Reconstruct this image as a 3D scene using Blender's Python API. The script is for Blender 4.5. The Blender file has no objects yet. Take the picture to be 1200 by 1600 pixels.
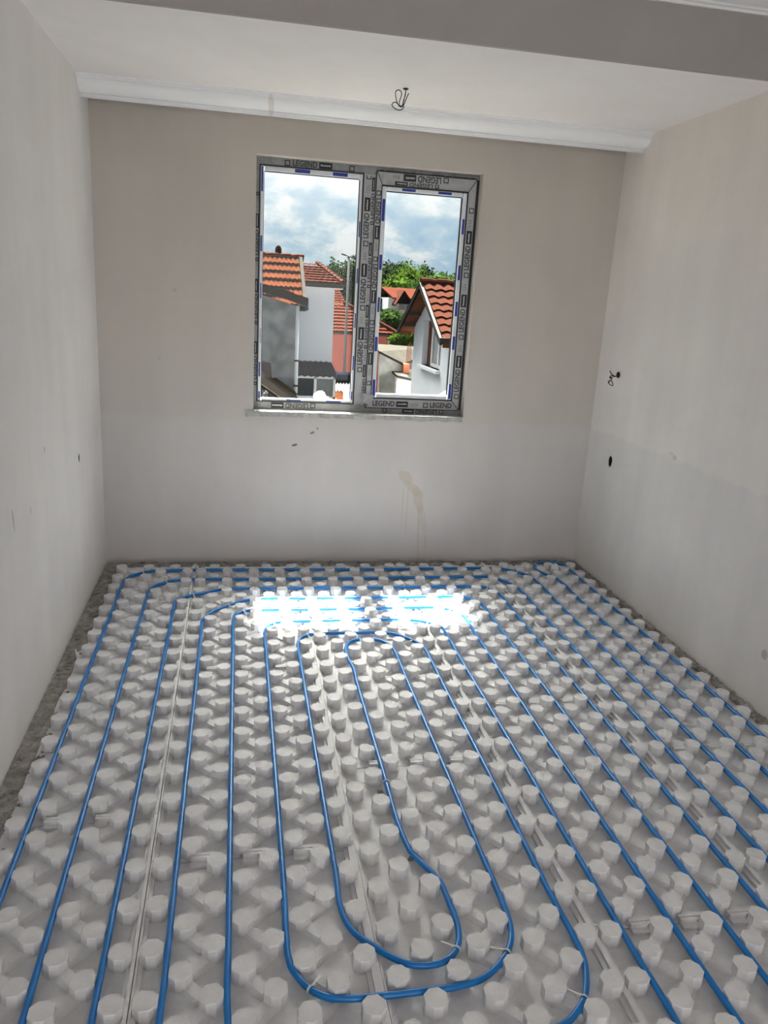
import bpy, bmesh, math, random
import numpy as np
from mathutils import Vector, Matrix, noise

random.seed(7)
rng = np.random.default_rng(7)
sc = bpy.context.scene
COL = sc.collection

# ------------------------------------------------------------------ camera
F_PX = 1222.97
CAM = Vector((0.76967, -4.67211, 1.66915))
YAW, PITCH, ROLL = -0.19322, 0.27202, -0.05999
def cam_matrix():
    cy, sy = math.cos(YAW), math.sin(YAW); cp, sp = math.cos(PITCH), math.sin(PITCH); cr, sr = math.cos(ROLL), math.sin(ROLL)
    Rz = Matrix(((cy, -sy, 0), (sy, cy, 0), (0, 0, 1)))
    Rx = Matrix(((1, 0, 0), (0, cp, sp), (0, -sp, cp)))
    Ry = Matrix(((cr, 0, sr), (0, 1, 0), (-sr, 0, cr)))
    return Rz @ Rx @ Ry
M3 = cam_matrix()
cd = bpy.data.cameras.new('camera')
cd.sensor_fit = 'VERTICAL'; cd.sensor_height = 36.0; cd.lens = F_PX / 1600 * 36.0
cd.clip_start = 0.05; cd.clip_end = 600
cam = bpy.data.objects.new('camera', cd); COL.objects.link(cam)
rgt, fwd, up = M3.col[0], M3.col[1], M3.col[2]
cam.matrix_world = Matrix(((rgt[0], up[0], -fwd[0], CAM[0]), (rgt[1], up[1], -fwd[1], CAM[1]), (rgt[2], up[2], -fwd[2], CAM[2]), (0, 0, 0, 1)))
sc.camera = cam

# ------------------------------------------------------------------ view + world + lights
sc.view_settings.view_transform = 'Standard'
sc.view_settings.look = 'None'
sc.view_settings.exposure = 0.56
sc.view_settings.gamma = 1.0
sc.view_settings.use_curve_mapping = False
SKY_STRENGTH = 0.375
SUN_STRENGTH = 47.0
REAR_POWER = 72.0
GLOW = 46.0             # sky brightening round the sun, added to light the floor

w = bpy.data.worlds.new('sky'); sc.world = w; w.use_nodes = True
nt = w.node_tree; nt.nodes.clear()
def wn(t, **kw):
    n = nt.nodes.new(t)
    for k, v in kw.items(): setattr(n, k, v)
    return n
SUN_DIR = Vector((0.035, 1.0, 1.51)).normalized()
tc = wn('ShaderNodeTexCoord'); mp = wn('ShaderNodeMapping'); mp.inputs['Scale'].default_value = (1.0, 1.0, 1.7); mp.inputs['Location'].default_value = (0.31, 0.12, 0.05)
nt.links.new(tc.outputs['Generated'], mp.inputs['Vector'])
n1 = wn('ShaderNodeTexNoise'); n1.inputs['Scale'].default_value = 17.0; n1.inputs['Detail'].default_value = 8.0; n1.inputs['Roughness'].default_value = 0.60; n1.inputs['Distortion'].default_value = 0.25
nt.links.new(mp.outputs['Vector'], n1.inputs['Vector'])
cr = wn('ShaderNodeValToRGB')
e = cr.color_ramp.elements
e[0].position = 0.36; e[0].color = (0.30, 0.60, 0.92, 1)
e[1].position = 0.60; e[1].color = (1.15, 1.2, 1.25, 1)
m = cr.color_ramp.elements.new(0.47); m.color = (0.52, 0.78, 1.0, 1)
nt.links.new(n1.outputs['Fac'], cr.inputs['Fac'])
dt = wn('ShaderNodeVectorMath', operation='DOT_PRODUCT'); dt.inputs[1].default_value = SUN_DIR
nrmz = wn('ShaderNodeVectorMath', operation='NORMALIZE'); nt.links.new(tc.outputs['Generated'], nrmz.inputs[0]); nt.links.new(nrmz.outputs[0], dt.inputs[0])
ac = wn('ShaderNodeMath', operation='ARCCOSINE'); nt.links.new(dt.outputs['Value'], ac.inputs[0])
sq = wn('ShaderNodeMath', operation='POWER'); nt.links.new(ac.outputs[0], sq.inputs[0]); sq.inputs[1].default_value = 2.0
ng = wn('ShaderNodeMath', operation='MULTIPLY'); nt.links.new(sq.outputs[0], ng.inputs[0]); ng.inputs[1].default_value = -1.0 / (2 * math.radians(16) ** 2)
ex = wn('ShaderNodeMath', operation='EXPONENT'); nt.links.new(ng.outputs[0], ex.inputs[0])
st_ = wn('ShaderNodeMath', operation='MULTIPLY'); nt.links.new(ex.outputs[0], st_.inputs[0]); st_.inputs[1].default_value = GLOW
bg = wn('ShaderNodeBackground'); bg.inputs['Strength'].default_value = SKY_STRENGTH
nt.links.new(cr.outputs['Color'], bg.inputs['Color'])
bg2 = wn('ShaderNodeBackground'); bg2.inputs['Color'].default_value = (1.0, 0.955, 0.89, 1); nt.links.new(st_.outputs[0], bg2.inputs['Strength'])
ad = wn('ShaderNodeAddShader'); nt.links.new(bg.outputs[0], ad.inputs[0]); nt.links.new(bg2.outputs[0], ad.inputs[1])
ow = wn('ShaderNodeOutputWorld'); nt.links.new(ad.outputs[0], ow.inputs['Surface'])

sd = bpy.data.lights.new('sun', 'SUN'); sd.energy = SUN_STRENGTH; sd.angle = math.radians(0.6); sd.color = (1.0, 0.95, 0.87)
sun = bpy.data.objects.new('sun', sd); COL.objects.link(sun)
sun.rotation_euler = Vector((-0.035, -1.0, -1.51)).to_track_quat('-Z', 'Y').to_euler()

# added fill light behind the camera, set in a made-up opening
rd = bpy.data.lights.new('rear_fill', 'AREA'); rd.shape = 'RECTANGLE'; rd.size = 2.5; rd.size_y = 2.1; rd.energy = REAR_POWER; rd.color = (1.0, 0.965, 0.925)
rear = bpy.data.objects.new('rear_fill', rd); COL.objects.link(rear)
rear.location = (1.5, -9.45, 1.15); rear.rotation_euler = (math.radians(90), 0, 0)   # faces +Y

# ------------------------------------------------------------------ helpers
def at(x, y, Y):
    """point on the plane y=Y that the photo pixel looks at (for surveying the view outside)"""
    d = M3 @ Vector(((x - 600) / F_PX, 1.0, -(y - 800) / F_PX))
    return CAM + d * ((Y - CAM.y) / d.y)
def zc(x, y): return (370 + x / 2.927, 220 + y / 2.927)

class MB:
    def __init__(s): s.v = []; s.f = []
    def add(s, vs, fs):
        o = len(s.v); s.v += [tuple(p) for p in vs]; s.f += [tuple(i + o for i in f) for f in fs]; return s
    def box(s, x0, x1, y0, y1, z0, z1):
        return s.add([(x0,y0,z0),(x1,y0,z0),(x1,y1,z0),(x0,y1,z0),(x0,y0,z1),(x1,y0,z1),(x1,y1,z1),(x0,y1,z1)],
                     [(3,2,1,0),(4,5,6,7),(0,1,5,4),(1,2,6,5),(2,3,7,6),(3,0,4,7)])
    def hexa(s, b, t):
        """bottom 4 points, top 4 points, both counter-clockwise seen from above"""
        return s.add(list(b) + list(t), [(3,2,1,0),(4,5,6,7),(0,1,5,4),(1,2,6,5),(2,3,7,6),(3,0,4,7)])
    def beam(s, a, b, wdt, hgt, upv=(0,0,1)):
        a, b = Vector(a), Vector(b); d = (b - a).normalized(); u = Vector(upv)
        r = d.cross(u).normalized() * (wdt / 2); u2 = r.cross(d).normalized() * (hgt / 2)
        if r.length < 1e-9: return s
        return s.hexa([a - r - u2, a + r - u2, b + r - u2, b - r - u2], [a - r + u2, a + r + u2, b + r + u2, b - r + u2])
    def prism(s, poly, axis, a0, a1):
        """poly = list of 2D points; axis 'x': (y,z), 'y': (x,z), 'z': (x,y)"""
        def P(q, a):
            if axis == 'x': return (a, q[0], q[1])
            if axis == 'y': return (q[0], a, q[1])
            return (q[0], q[1], a)
        n = len(poly); vs = [P(q, a0) for q in poly] + [P(q, a1) for q in poly]
        fs = [tuple(range(n - 1, -1, -1)), tuple(range(n, 2 * n))] + [(i, (i + 1) % n, n + (i + 1) % n, n + i) for i in range(n)]
        return s.add(vs, fs)
    def tube(s, pts, r, k=8, closed=False):
        pts = [Vector(p) for p in pts]; n = len(pts); o = len(s.v)
        rr = r if isinstance(r, (list, tuple)) else [r] * n
        t0 = (pts[1] - pts[0]).normalized(); nrm = t0.orthogonal().normalized()
        for i in range(n):
            if closed: t = (pts[(i + 1) % n] - pts[i - 1]).normalized()
            else: t = (pts[min(i + 1, n - 1)] - pts[max(i - 1, 0)]).normalized()
            if t.length < 1e-6: t = t0
            nrm = nrm - t * nrm.dot(t)
            nrm = nrm.normalized() if nrm.length > 1e-4 else t.orthogonal().normalized()
            bn = t.cross(nrm)
            for j in range(k):
                a = 2 * math.pi * j / k
                s.v.append(tuple(pts[i] + (nrm * math.cos(a) + bn * math.sin(a)) * rr[i]))
        for i in range(n if closed else n - 1):
            i2 = (i + 1) % n
            for j in range(k):
                j2 = (j + 1) % k
                s.f.append((o + i * k + j, o + i * k + j2, o + i2 * k + j2, o + i2 * k + j))
        if not closed:
            s.f.append(tuple(o + j for j in range(k - 1, -1, -1))); s.f.append(tuple(o + (n - 1) * k + j for j in range(k)))
        return s
    def lathe(s, prof, k=16, c=(0, 0, 0)):
        """prof = [(r,z)...]"""
        o = len(s.v)
        for r, z in prof:
            for j in range(k):
                a = 2 * math.pi * j / k; s.v.append((c[0] + r * math.cos(a), c[1] + r * math.sin(a), c[2] + z))
        for i in range(len(prof) - 1):
            for j in range(k):
                j2 = (j + 1) % k; s.f.append((o + i * k + j, o + i * k + j2, o + (i + 1) * k + j2, o + (i + 1) * k + j))
        s.f.append(tuple(o + j for j in range(k - 1, -1, -1))); s.f.append(tuple(o + (len(prof) - 1) * k + j for j in range(k)))
        return s
    def mesh(s, name, mats, smooth=False):
        me = bpy.data.meshes.new(name); me.from_pydata(s.v, [], s.f); me.update()
        bm = bmesh.new(); bm.from_mesh(me); bmesh.ops.recalc_face_normals(bm, faces=bm.faces); bm.to_mesh(me); bm.free()
        if mats is not None: me.materials.append(mats)
        if smooth:
            for p in me.polygons: p.use_smooth = True
        return me
    def build(s, name, mat, parent=None, smooth=False, bevel=0.0):
        o = bpy.data.objects.new(name, s.mesh(name, mat, smooth)); COL.objects.link(o)
        if parent is not None: o.parent = parent
        if bevel:
            m = o.modifiers.new('bevel', 'BEVEL'); m.width = bevel; m.segments = 2; m.limit_method = 'ANGLE'
        return o

def tag(o, label, cat=None, group=None, kind=None):
    o['label'] = label
    if cat: o['category'] = cat
    if group: o['group'] = group
    if kind: o['kind'] = kind
    return o
def empty(name, loc=(0, 0, 0), rz=0.0):
    o = bpy.data.objects.new(name, None); o.empty_display_size = 0.1; COL.objects.link(o)
    o.location = loc; o.rotation_euler = (0, 0, rz); return o
def link(name, me, parent=None):
    o = bpy.data.objects.new(name, me); COL.objects.link(o)
    if parent is not None: o.parent = parent
    return o

# ------------------------------------------------------------------ materials
def nodes(name):
    m = bpy.data.materials.new(name); m.use_nodes = True; t = m.node_tree
    b = t.nodes['Principled BSDF']
    def N(ty, **kw):
        n = t.nodes.new(ty)
        for k, v in kw.items():
            if k in n.inputs: n.inputs[k].default_value = v
            else: setattr(n, k, v)
        return n
    def L(a, bb): t.links.new(a, bb)
    return m, t, b, N, L
def mixc(N, L, fac, a, b, bt='MIX'):
    n = N('ShaderNodeMix'); n.data_type = 'RGBA'; n.blend_type = bt
    for s, v in ((n.inputs[0], fac), (n.inputs[6], a), (n.inputs[7], b)):
        if hasattr(v, 'default_value') or hasattr(v, 'is_linked'): L(v, s)
        else: s.default_value = v if not isinstance(v, tuple) else (tuple(v) + (1,))[:4]
    return n.outputs[2]
def simple(name, col, rough=0.7, var=0.12, scale=8.0, bump=0.0, bscale=None, metal=0.0, col2=None, detail=4.0, spec=0.3):
    m, t, b, N, L = nodes(name)
    tcn = N('ShaderNodeTexCoord'); nz = N('ShaderNodeTexNoise', Scale=scale, Detail=detail, Roughness=0.6)
    L(tcn.outputs['Object'], nz.inputs['Vector'])
    c2 = col2 if col2 else tuple(c * (1 - var) for c in col); c1 = col if col2 else tuple(min(1, c * (1 + var * 0.5)) for c in col)
    rmp = N('ShaderNodeMapRange'); rmp.inputs[1].default_value = 0.3; rmp.inputs[2].default_value = 0.7
    L(nz.outputs['Fac'], rmp.inputs[0])
    L(mixc(N, L, rmp.outputs[0], tuple(c2), tuple(c1)), b.inputs['Base Color'])
    b.inputs['Roughness'].default_value = rough; b.inputs['Metallic'].default_value = metal
    b.inputs['Specular IOR Level'].default_value = spec
    if bump:
        bn = N('ShaderNodeBump', Strength=bump, Distance=0.01); n2 = N('ShaderNodeTexNoise', Scale=bscale or scale * 4, Detail=6.0)
        L(tcn.outputs['Object'], n2.inputs['Vector']); L(n2.outputs['Fac'], bn.inputs['Height']); L(bn.outputs['Normal'], b.inputs['Normal'])
    return m

def plaster(name, lower, upper, split_axis_z=None, blotch=0.10, spots=(), axis='x', streak=0.5):
    """trowelled raw plaster: blotches, vertical damp streaks, a ragged change of coat at a height, stains with their own shape.
    spots: (a, z, ra, rz, tilt, colour, strength) in the plane of the wall"""
    m, t, b, N, L = nodes(name)
    tcn = N('ShaderNodeTexCoord'); sep = N('ShaderNodeSeparateXYZ'); L(tcn.outputs['Object'], sep.inputs[0])
    big = N('ShaderNodeTexNoise', Scale=1.6, Detail=5.0, Roughness=0.6); L(tcn.outputs['Object'], big.inputs['Vector'])
    mpn = N('ShaderNodeMapping'); mpn.inputs['Scale'].default_value = (4.5, 4.5, 0.7); L(tcn.outputs['Object'], mpn.inputs[0])
    st = N('ShaderNodeTexNoise', Scale=1.0, Detail=4.0, Roughness=0.55); L(mpn.outputs[0], st.inputs['Vector'])
    fine = N('ShaderNodeTexNoise', Scale=26.0, Detail=6.0, Roughness=0.65); L(tcn.outputs['Object'], fine.inputs['Vector'])
    if split_axis_z is not None:
        wob = N('ShaderNodeTexNoise', Scale=3.0, Detail=7.0, Roughness=0.6); L(tcn.outputs['Object'], wob.inputs['Vector'])
        a1 = N('ShaderNodeMath', operation='MULTIPLY_ADD'); L(wob.outputs['Fac'], a1.inputs[0]); a1.inputs[1].default_value = 0.16
        L(sep.outputs['Z'], a1.inputs[2])
        mr = N('ShaderNodeMapRange'); mr.inputs[1].default_value = split_axis_z + 0.06; mr.inputs[2].default_value = split_axis_z + 0.085
        L(a1.outputs[0], mr.inputs[0])
        col = mixc(N, L, mr.outputs[0], lower, upper)
        # the warm bloom of the upper coat grows towards the top
        mr2 = N('ShaderNodeMapRange'); mr2.inputs[1].default_value = split_axis_z; mr2.inputs[2].default_value = 2.7; L(sep.outputs['Z'], mr2.inputs[0])
        mm = N('ShaderNodeMath', operation='MULTIPLY'); L(mr2.outputs[0], mm.inputs[0]); L(big.outputs['Fac'], mm.inputs[1])
        col = mixc(N, L, mm.outputs[0], col, tuple(c * k for c, k in zip(upper, (0.97, 0.91, 0.83))))
    else:
        rgb = N('ShaderNodeRGB'); rgb.outputs[0].default_value = tuple(lower) + (1,)
        col = mixc(N, L, big.outputs['Fac'], lower, upper)
    # streaks / blotches
    r1 = N('ShaderNodeMapRange'); r1.inputs[1].default_value = 0.35; r1.inputs[2].default_value = 0.7; r1.inputs[3].default_value = 1 - blotch; r1.inputs[4].default_value = 1 + blotch * 0.5; L(st.outputs['Fac'], r1.inputs[0])
    c3 = N('ShaderNodeCombineColor'); [L(r1.outputs[0], c3.inputs[i]) for i in range(3)]
    col = mixc(N, L, streak, col, c3.outputs[0], 'MULTIPLY')
    r2 = N('ShaderNodeMapRange'); r2.inputs[1].default_value = 0.3; r2.inputs[2].default_value = 0.7; r2.inputs[3].default_value = 1 - blotch * 0.8; r2.inputs[4].default_value = 1 + blotch * 0.4; L(big.outputs['Fac'], r2.inputs[0])
    c4 = N('ShaderNodeCombineColor'); [L(r2.outputs[0], c4.inputs[i]) for i in range(3)]
    col = mixc(N, L, 1.0, col, c4.outputs[0], 'MULTIPLY')
    ax = sep.outputs['X'] if axis == 'x' else sep.outputs['Y']
    dist = N('ShaderNodeTexNoise', Scale=14.0, Detail=4.0); L(tcn.outputs['Object'], dist.inputs['Vector'])
    for (a, z, ra, rz, tilt, sc_, k) in spots:
        u = N('ShaderNodeMath', operation='SUBTRACT'); L(ax, u.inputs[0]); u.inputs[1].default_value = a
        v = N('ShaderNodeMath', operation='SUBTRACT'); L(sep.outputs['Z'], v.inputs[0]); v.inputs[1].default_value = z
        v2 = N('ShaderNodeMath', operation='MULTIPLY_ADD'); L(v.outputs[0], v2.inputs[0]); v2.inputs[1].default_value = tilt; L(u.outputs[0], v2.inputs[2])
        d1 = N('ShaderNodeMath', operation='DIVIDE'); L(v2.outputs[0], d1.inputs[0]); d1.inputs[1].default_value = ra
        d2 = N('ShaderNodeMath', operation='DIVIDE'); L(v.outputs[0], d2.inputs[0]); d2.inputs[1].default_value = rz
        p1 = N('ShaderNodeMath', operation='MULTIPLY'); L(d1.outputs[0], p1.inputs[0]); L(d1.outputs[0], p1.inputs[1])
        p2 = N('ShaderNodeMath', operation='MULTIPLY_ADD'); L(d2.outputs[0], p2.inputs[0]); L(d2.outputs[0], p2.inputs[1]); L(p1.outputs[0], p2.inputs[2])
        p3 = N('ShaderNodeMath', operation='MULTIPLY_ADD'); L(dist.outputs['Fac'], p3.inputs[0]); p3.inputs[1].default_value = 1.4; L(p2.outputs[0], p3.inputs[2])
        mr = N('ShaderNodeMapRange'); mr.inputs[1].default_value = 1.75; mr.inputs[2].default_value = 1.3; mr.inputs[3].default_value = 0; mr.inputs[4].default_value = k; L(p3.outputs[0], mr.inputs[0])
        col = mixc(N, L, mr.outputs[0], col, sc_)
    L(col, b.inputs['Base Color']); b.inputs['Roughness'].default_value = 0.85; b.inputs['Specular IOR Level'].default_value = 0.25
    bn = N('ShaderNodeBump', Strength=0.12, Distance=0.006); L(fine.outputs['Fac'], bn.inputs['Height'])
    bn2 = N('ShaderNodeBump', Strength=0.22, Distance=0.03); L(big.outputs['Fac'], bn2.inputs['Height']); L(bn.outputs['Normal'], bn2.inputs['Normal']); L(bn2.outputs['Normal'], b.inputs['Normal'])
    return m

DRIP = (0.44, 0.385, 0.305)
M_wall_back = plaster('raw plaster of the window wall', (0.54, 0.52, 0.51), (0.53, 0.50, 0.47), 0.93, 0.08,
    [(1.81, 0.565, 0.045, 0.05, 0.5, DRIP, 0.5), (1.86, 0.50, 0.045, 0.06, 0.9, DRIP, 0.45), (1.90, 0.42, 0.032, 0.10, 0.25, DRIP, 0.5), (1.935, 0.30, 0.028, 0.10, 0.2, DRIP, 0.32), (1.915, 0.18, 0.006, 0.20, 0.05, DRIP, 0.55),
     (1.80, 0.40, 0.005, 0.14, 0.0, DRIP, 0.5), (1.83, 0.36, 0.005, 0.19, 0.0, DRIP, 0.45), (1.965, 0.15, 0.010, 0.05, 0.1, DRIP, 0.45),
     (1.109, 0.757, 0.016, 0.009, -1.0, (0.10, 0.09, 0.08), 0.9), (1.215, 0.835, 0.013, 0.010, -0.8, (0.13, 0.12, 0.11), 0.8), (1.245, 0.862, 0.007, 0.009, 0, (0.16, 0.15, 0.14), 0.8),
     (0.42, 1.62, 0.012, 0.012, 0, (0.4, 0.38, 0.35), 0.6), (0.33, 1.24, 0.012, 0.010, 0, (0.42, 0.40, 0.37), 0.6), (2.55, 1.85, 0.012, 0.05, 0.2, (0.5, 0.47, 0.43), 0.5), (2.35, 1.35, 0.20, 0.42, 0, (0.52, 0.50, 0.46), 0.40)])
M_wall_right = plaster('raw plaster of the wired wall', (0.765, 0.745, 0.735), (0.82, 0.79, 0.77), 0.93, 0.10,
    [(-1.02, 0.935, 0.022, 0.015, 0, (0.42, 0.42, 0.41), 0.45), (-0.98, 0.95, 0.030, 0.007, 0.4, (0.5, 0.5, 0.49), 0.35), (-1.95, 0.27, 0.022, 0.025, 0, (0.36, 0.36, 0.35), 0.7), (-0.9, 1.6, 0.5, 0.5, 0, (0.76, 0.745, 0.72), 0.35)], axis='y')
M_wall_left = plaster('raw plaster of the blank wall', (0.81, 0.79, 0.785), (0.835, 0.81, 0.80), None, 0.08,
    [(-1.857, 0.83, 0.004, 0.05, 0.18, (0.2, 0.19, 0.18), 0.85), (-1.35, 0.98, 0.008, 0.012, 0.1, (0.35, 0.34, 0.33), 0.7), (-1.62, 0.8, 0.006, 0.02, 0.1, (0.4, 0.4, 0.39), 0.6)], axis='y', streak=0.4)
M_ceiling = plaster('ceiling plaster', (0.865, 0.83, 0.825), (0.88, 0.845, 0.84), None, 0.04, (), 'x')
M_beam = simple('beam plaster greyed for shade', (0.38, 0.36, 0.345), 0.9, 0.06, 3.0, 0.1, 30)  # grey also stands in for shade on the face turned from the window
M_cornice = plaster('white foam cornice', (0.85, 0.86, 0.87), (0.86, 0.87, 0.88), None, 0.02, [(0.925, 2.555, 0.016, 0.04, 0.1, (0.62, 0.56, 0.50), 0.5)], 'x')
M_concrete = simple('rough concrete', (0.33, 0.32, 0.30), 0.95, 0.35, 9.0, 0.7, 60)
M_mortar = simple('crumbled mortar', (0.36, 0.345, 0.32), 0.95, 0.45, 24.0, 0.9, 90)
M_cement = simple('grey cement smear', (0.42, 0.42, 0.41), 0.9, 0.3, 30.0, 0.6, 90)
M_foam = simple('white foam insulation', (0.74, 0.74, 0.75), 0.55, 0.08, 30.0, 0.25, 260, spec=0.35)
M_pipe = simple('blue plastic pipe', (0.002, 0.185, 0.56), 0.32, 0.10, 20.0, spec=0.5)
M_tie = simple('white nylon', (0.75, 0.75, 0.72), 0.45, 0.05, 30.0)
M_black = simple('black cable', (0.018, 0.018, 0.02), 0.5, 0.1, 30.0)
M_dark = simple('dark hollow', (0.02, 0.02, 0.02), 0.9, 0.2, 30.0)
M_film = simple('silver grey protective film', (0.3872, 0.3960, 0.4048), 0.42, 0.16, 26.0, 0.12, 60)
M_filmshaded = simple('shaded grey film', (0.27, 0.275, 0.28), 0.6, 0.3, 26.0, 0.12, 60)  # same film, with the shade on the set-back frame put into the colour
M_bead = simple('white plastic bead', (0.70, 0.73, 0.77), 0.35, 0.06, 20.0)
M_ink = simple('black print', (0.022, 0.024, 0.028), 0.5, 0.2, 60.0)
M_inkgrey = simple('dark grey print', (0.055, 0.056, 0.06), 0.5, 0.25, 60.0)
M_inkfaint = simple('faint grey print', (0.30, 0.30, 0.305), 0.5, 0.2, 60.0)
M_inkwhite = simple('white print', (0.55, 0.56, 0.57), 0.5, 0.25, 90.0)
M_blue = simple('blue print', (0.02, 0.045, 0.30), 0.4, 0.12, 40.0)
def glass_mat():
    m, t, b, N, L = nodes('window glass'); t.nodes.remove(b)
    tr = N('ShaderNodeBsdfTransparent'); tr.inputs[0].default_value = (0.96, 0.98, 0.97, 1)
    gl = N('ShaderNodeBsdfGlossy', Roughness=0.02); fr = N('ShaderNodeFresnel', IOR=1.45)
    nz = N('ShaderNodeTexNoise', Scale=3.0); tcn = N('ShaderNodeTexCoord'); L(tcn.outputs['Object'], nz.inputs['Vector'])
    ml = N('ShaderNodeMath', operation='MULTIPLY'); L(fr.outputs[0], ml.inputs[0]); ml.inputs[1].default_value = 0.2
    mx = N('ShaderNodeMixShader'); L(ml.outputs[0], mx.inputs[0]); L(tr.outputs[0], mx.inputs[1]); L(gl.outputs[0], mx.inputs[2])
    L(mx.outputs[0], t.nodes['Material Output'].inputs[0]); return m
M_glass = glass_mat()

# ================================================================== THE ROOM
W, H, HU = 3.002, 2.60, 2.93
YB, YR = -1.435, -9.30
SH = -0.02
OX0, OX1, OZ0, OZ1 = 0.862, 2.147, 0.955, 2.36
def struct(o, label, cat): return tag(o, label, cat, kind='structure')

fl = MB().box(-0.25, W + 0.25, YR - 0.25, 0.3, -0.25, 0.0).build('floor', M_concrete)
struct(fl, 'bare grey concrete floor showing in strips along the walls', 'floor')

wb = MB()
wb.box(-0.25, OX0, 0, 0.30, -0.3, 3.2).box(OX1, W + 0.25, 0, 0.30, -0.3, 3.2).box(OX0, OX1, 0, 0.30, -0.3, OZ0).box(OX0, OX1, 0, 0.30, OZ1, 3.2)
wall_back = wb.build('wall_back', M_wall_back); struct(wall_back, 'raw beige plaster wall with the window in it', 'wall')
wall_left = MB().box(-0.25, 0, YR - 0.25, 0.0, -0.3, 3.2).build('wall_left', M_wall_left)
struct(wall_left, 'pale raw plaster wall with a small oval hole and scratches', 'wall')
wall_right = MB().box(W, W + 0.25, YR - 0.25, 0.0, -0.3, 3.2).build('wall_right', M_wall_right)
struct(wall_right, 'raw plaster wall with dangling wires and a round hole', 'wall')
# pipe / box holes cut into the side walls
def cut_hole(o, c, rx, rz):
    cm = MB()
    k = 20; vs = []; fs = []
    for xx in (c[0] - 0.1, c[0] + 0.1):
        for j in range(k):
            a = 2 * math.pi * j / k; vs.append((xx, c[1] + rx * math.cos(a) * (1 + 0.08 * math.sin(3 * a)), c[2] + rz * math.sin(a)))
    fs = [tuple(range(k)), tuple(range(2 * k - 1, k - 1, -1))] + [(j, k + j, k + (j + 1) % k, (j + 1) % k) for j in range(k)]
    cm.add(vs, fs); cut = cm.build('cutter', None)
    md = o.modifiers.new('hole', 'BOOLEAN'); md.object = cut; md.operation = 'DIFFERENCE'; md.solver = 'EXACT'
    dg = bpy.context.evaluated_depsgraph_get(); me = bpy.data.meshes.new_from_object(o.evaluated_get(dg))
    o.modifiers.clear(); o.data = me; bpy.data.objects.remove(cut)
def sleeve(o, c, rx, rz, sx):
    mb = MB(); k = 16; ring = []
    for xx, s in ((0.004, 0.93), (0.085, 0.9)):
        for q in (1.0, 0.82):
            ring.append([(c[0] + sx * xx, c[1] + rx * s * q * math.cos(2 * math.pi * j / k), c[2] + rz * s * q * math.sin(2 * math.pi * j / k)) for j in range(k)])
    vs = sum(ring, []); fs = []
    for a, b in ((0, 1), (1, 3), (3, 2), (2, 0)):
        fs += [(a * k + j, a * k + (j + 1) % k, b * k + (j + 1) % k, b * k + j) for j in range(k)]
    fs.append(tuple(3 * k + j for j in range(k)))
    mb.add(vs, fs); s = mb.build('hole_shade_sleeve', M_dark, o); s['label'] = 'added sleeve, dark like the shade inside the round hole'  # added sleeve; its dark colour stands for the shade in the hole
cut_hole(wall_right, (W, -0.322, 0.764), 0.026, 0.036); sleeve(wall_right, (W, -0.322, 0.764), 0.026, 0.036, 1)
cut_hole(wall_left, (0, -0.66, 0.797), 0.022, 0.024); sleeve(wall_left, (0, -0.66, 0.797), 0.022, 0.024, -1)

# unseen rear wall; its wide opening is made up for the fill light
rw = MB()
rw.box(-0.25, 0.25, YR - 0.25, YR, -0.3, 3.2).box(2.75, W + 0.25, YR - 0.25, YR, -0.3, 3.2).box(0.25, 2.75, YR - 0.25, YR, 2.2, 3.2).box(0.25, 2.75, YR - 0.25, YR, -0.3, 0.1)
o = rw.build('wall_rear', M_wall_left); struct(o, 'plaster wall behind the viewer with an opening added for the fill light', 'wall')

ce = MB().box(0, W, YB + 0.02, 0, H, 3.1).build('ceiling', M_ceiling); struct(ce, 'pale plastered lower ceiling with a wire hanging out', 'ceiling')
bf = MB().box(0, W, YB, YB + 0.02, H, 3.1).build('ceiling_beam', M_beam); struct(bf, 'shade-grey plaster step down from the higher ceiling', 'beam')
cu = MB().box(0, W, YR, YB, HU, 3.1).build('ceiling_upper', M_ceiling); struct(cu, 'higher ceiling nearest the viewer', 'ceiling')
# room-side skin of the outer roof
rf = MB().box(-0.6, W + 0.6, YR - 0.4, 0.56, 3.12, 3.3).build('roof', M_concrete); struct(rf, 'flat slab over the room', 'roof')
ev = MB().box(-0.4, W + 0.4, 0.30, 0.55, 2.48, 3.12).build('roof_eave', M_cornice); struct(ev, 'eave projecting above the window outside', 'eave')

# cornices: extruded cove profiles
def cornice(name, prof, x0, x1, label):
    mb = MB(); n = len(prof); seg = 24; o = 0
    vs = []
    for i in range(seg + 1):
        x = x0 + (x1 - x0) * i / seg
        vs += [(x, y, z) for y, z in prof]
    fs = [(i * n + j, i * n + (j + 1) % n, (i + 1) * n + (j + 1) % n, (i + 1) * n + j) for i in range(seg) for j in range(n)]
    fs += [tuple(range(n - 1, -1, -1)), tuple(seg * n + j for j in range(n))]
    mb.add(vs, fs); ob = mb.build(name, M_cornice); struct(ob, label, 'cornice')
    return ob
pr = [(-0.317, H), (-0.317, H - 0.007), (-0.306, H - 0.009), (-0.306, H - 0.003), (-0.301, H - 0.003), (-0.301, H - 0.016), (-0.293, H - 0.018), (-0.293, H - 0.012), (-0.289, H - 0.012), (-0.289, H - 0.024)]
for i in range(13):
    a = i / 12; th = a * math.pi / 2
    pr.append((-0.289 + 0.076 * (1 - math.cos(th)), H - 0.024 - 0.044 * math.sin(th)))
y_, z_ = pr[-1]
pr += [(y_ - 0.004, z_ - 0.004), (y_ - 0.004, z_ - 0.009), (y_ + 0.008, z_ - 0.010), (y_ + 0.006, z_ - 0.018), (y_ + 0.022, z_ - 0.019), (y_ + 0.034, z_ - 0.008), (y_ + 0.034, H)]
tr1 = cornice('trim_1', pr, 0.0, W, 'white foam curtain cornice under the ceiling above the window')
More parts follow.
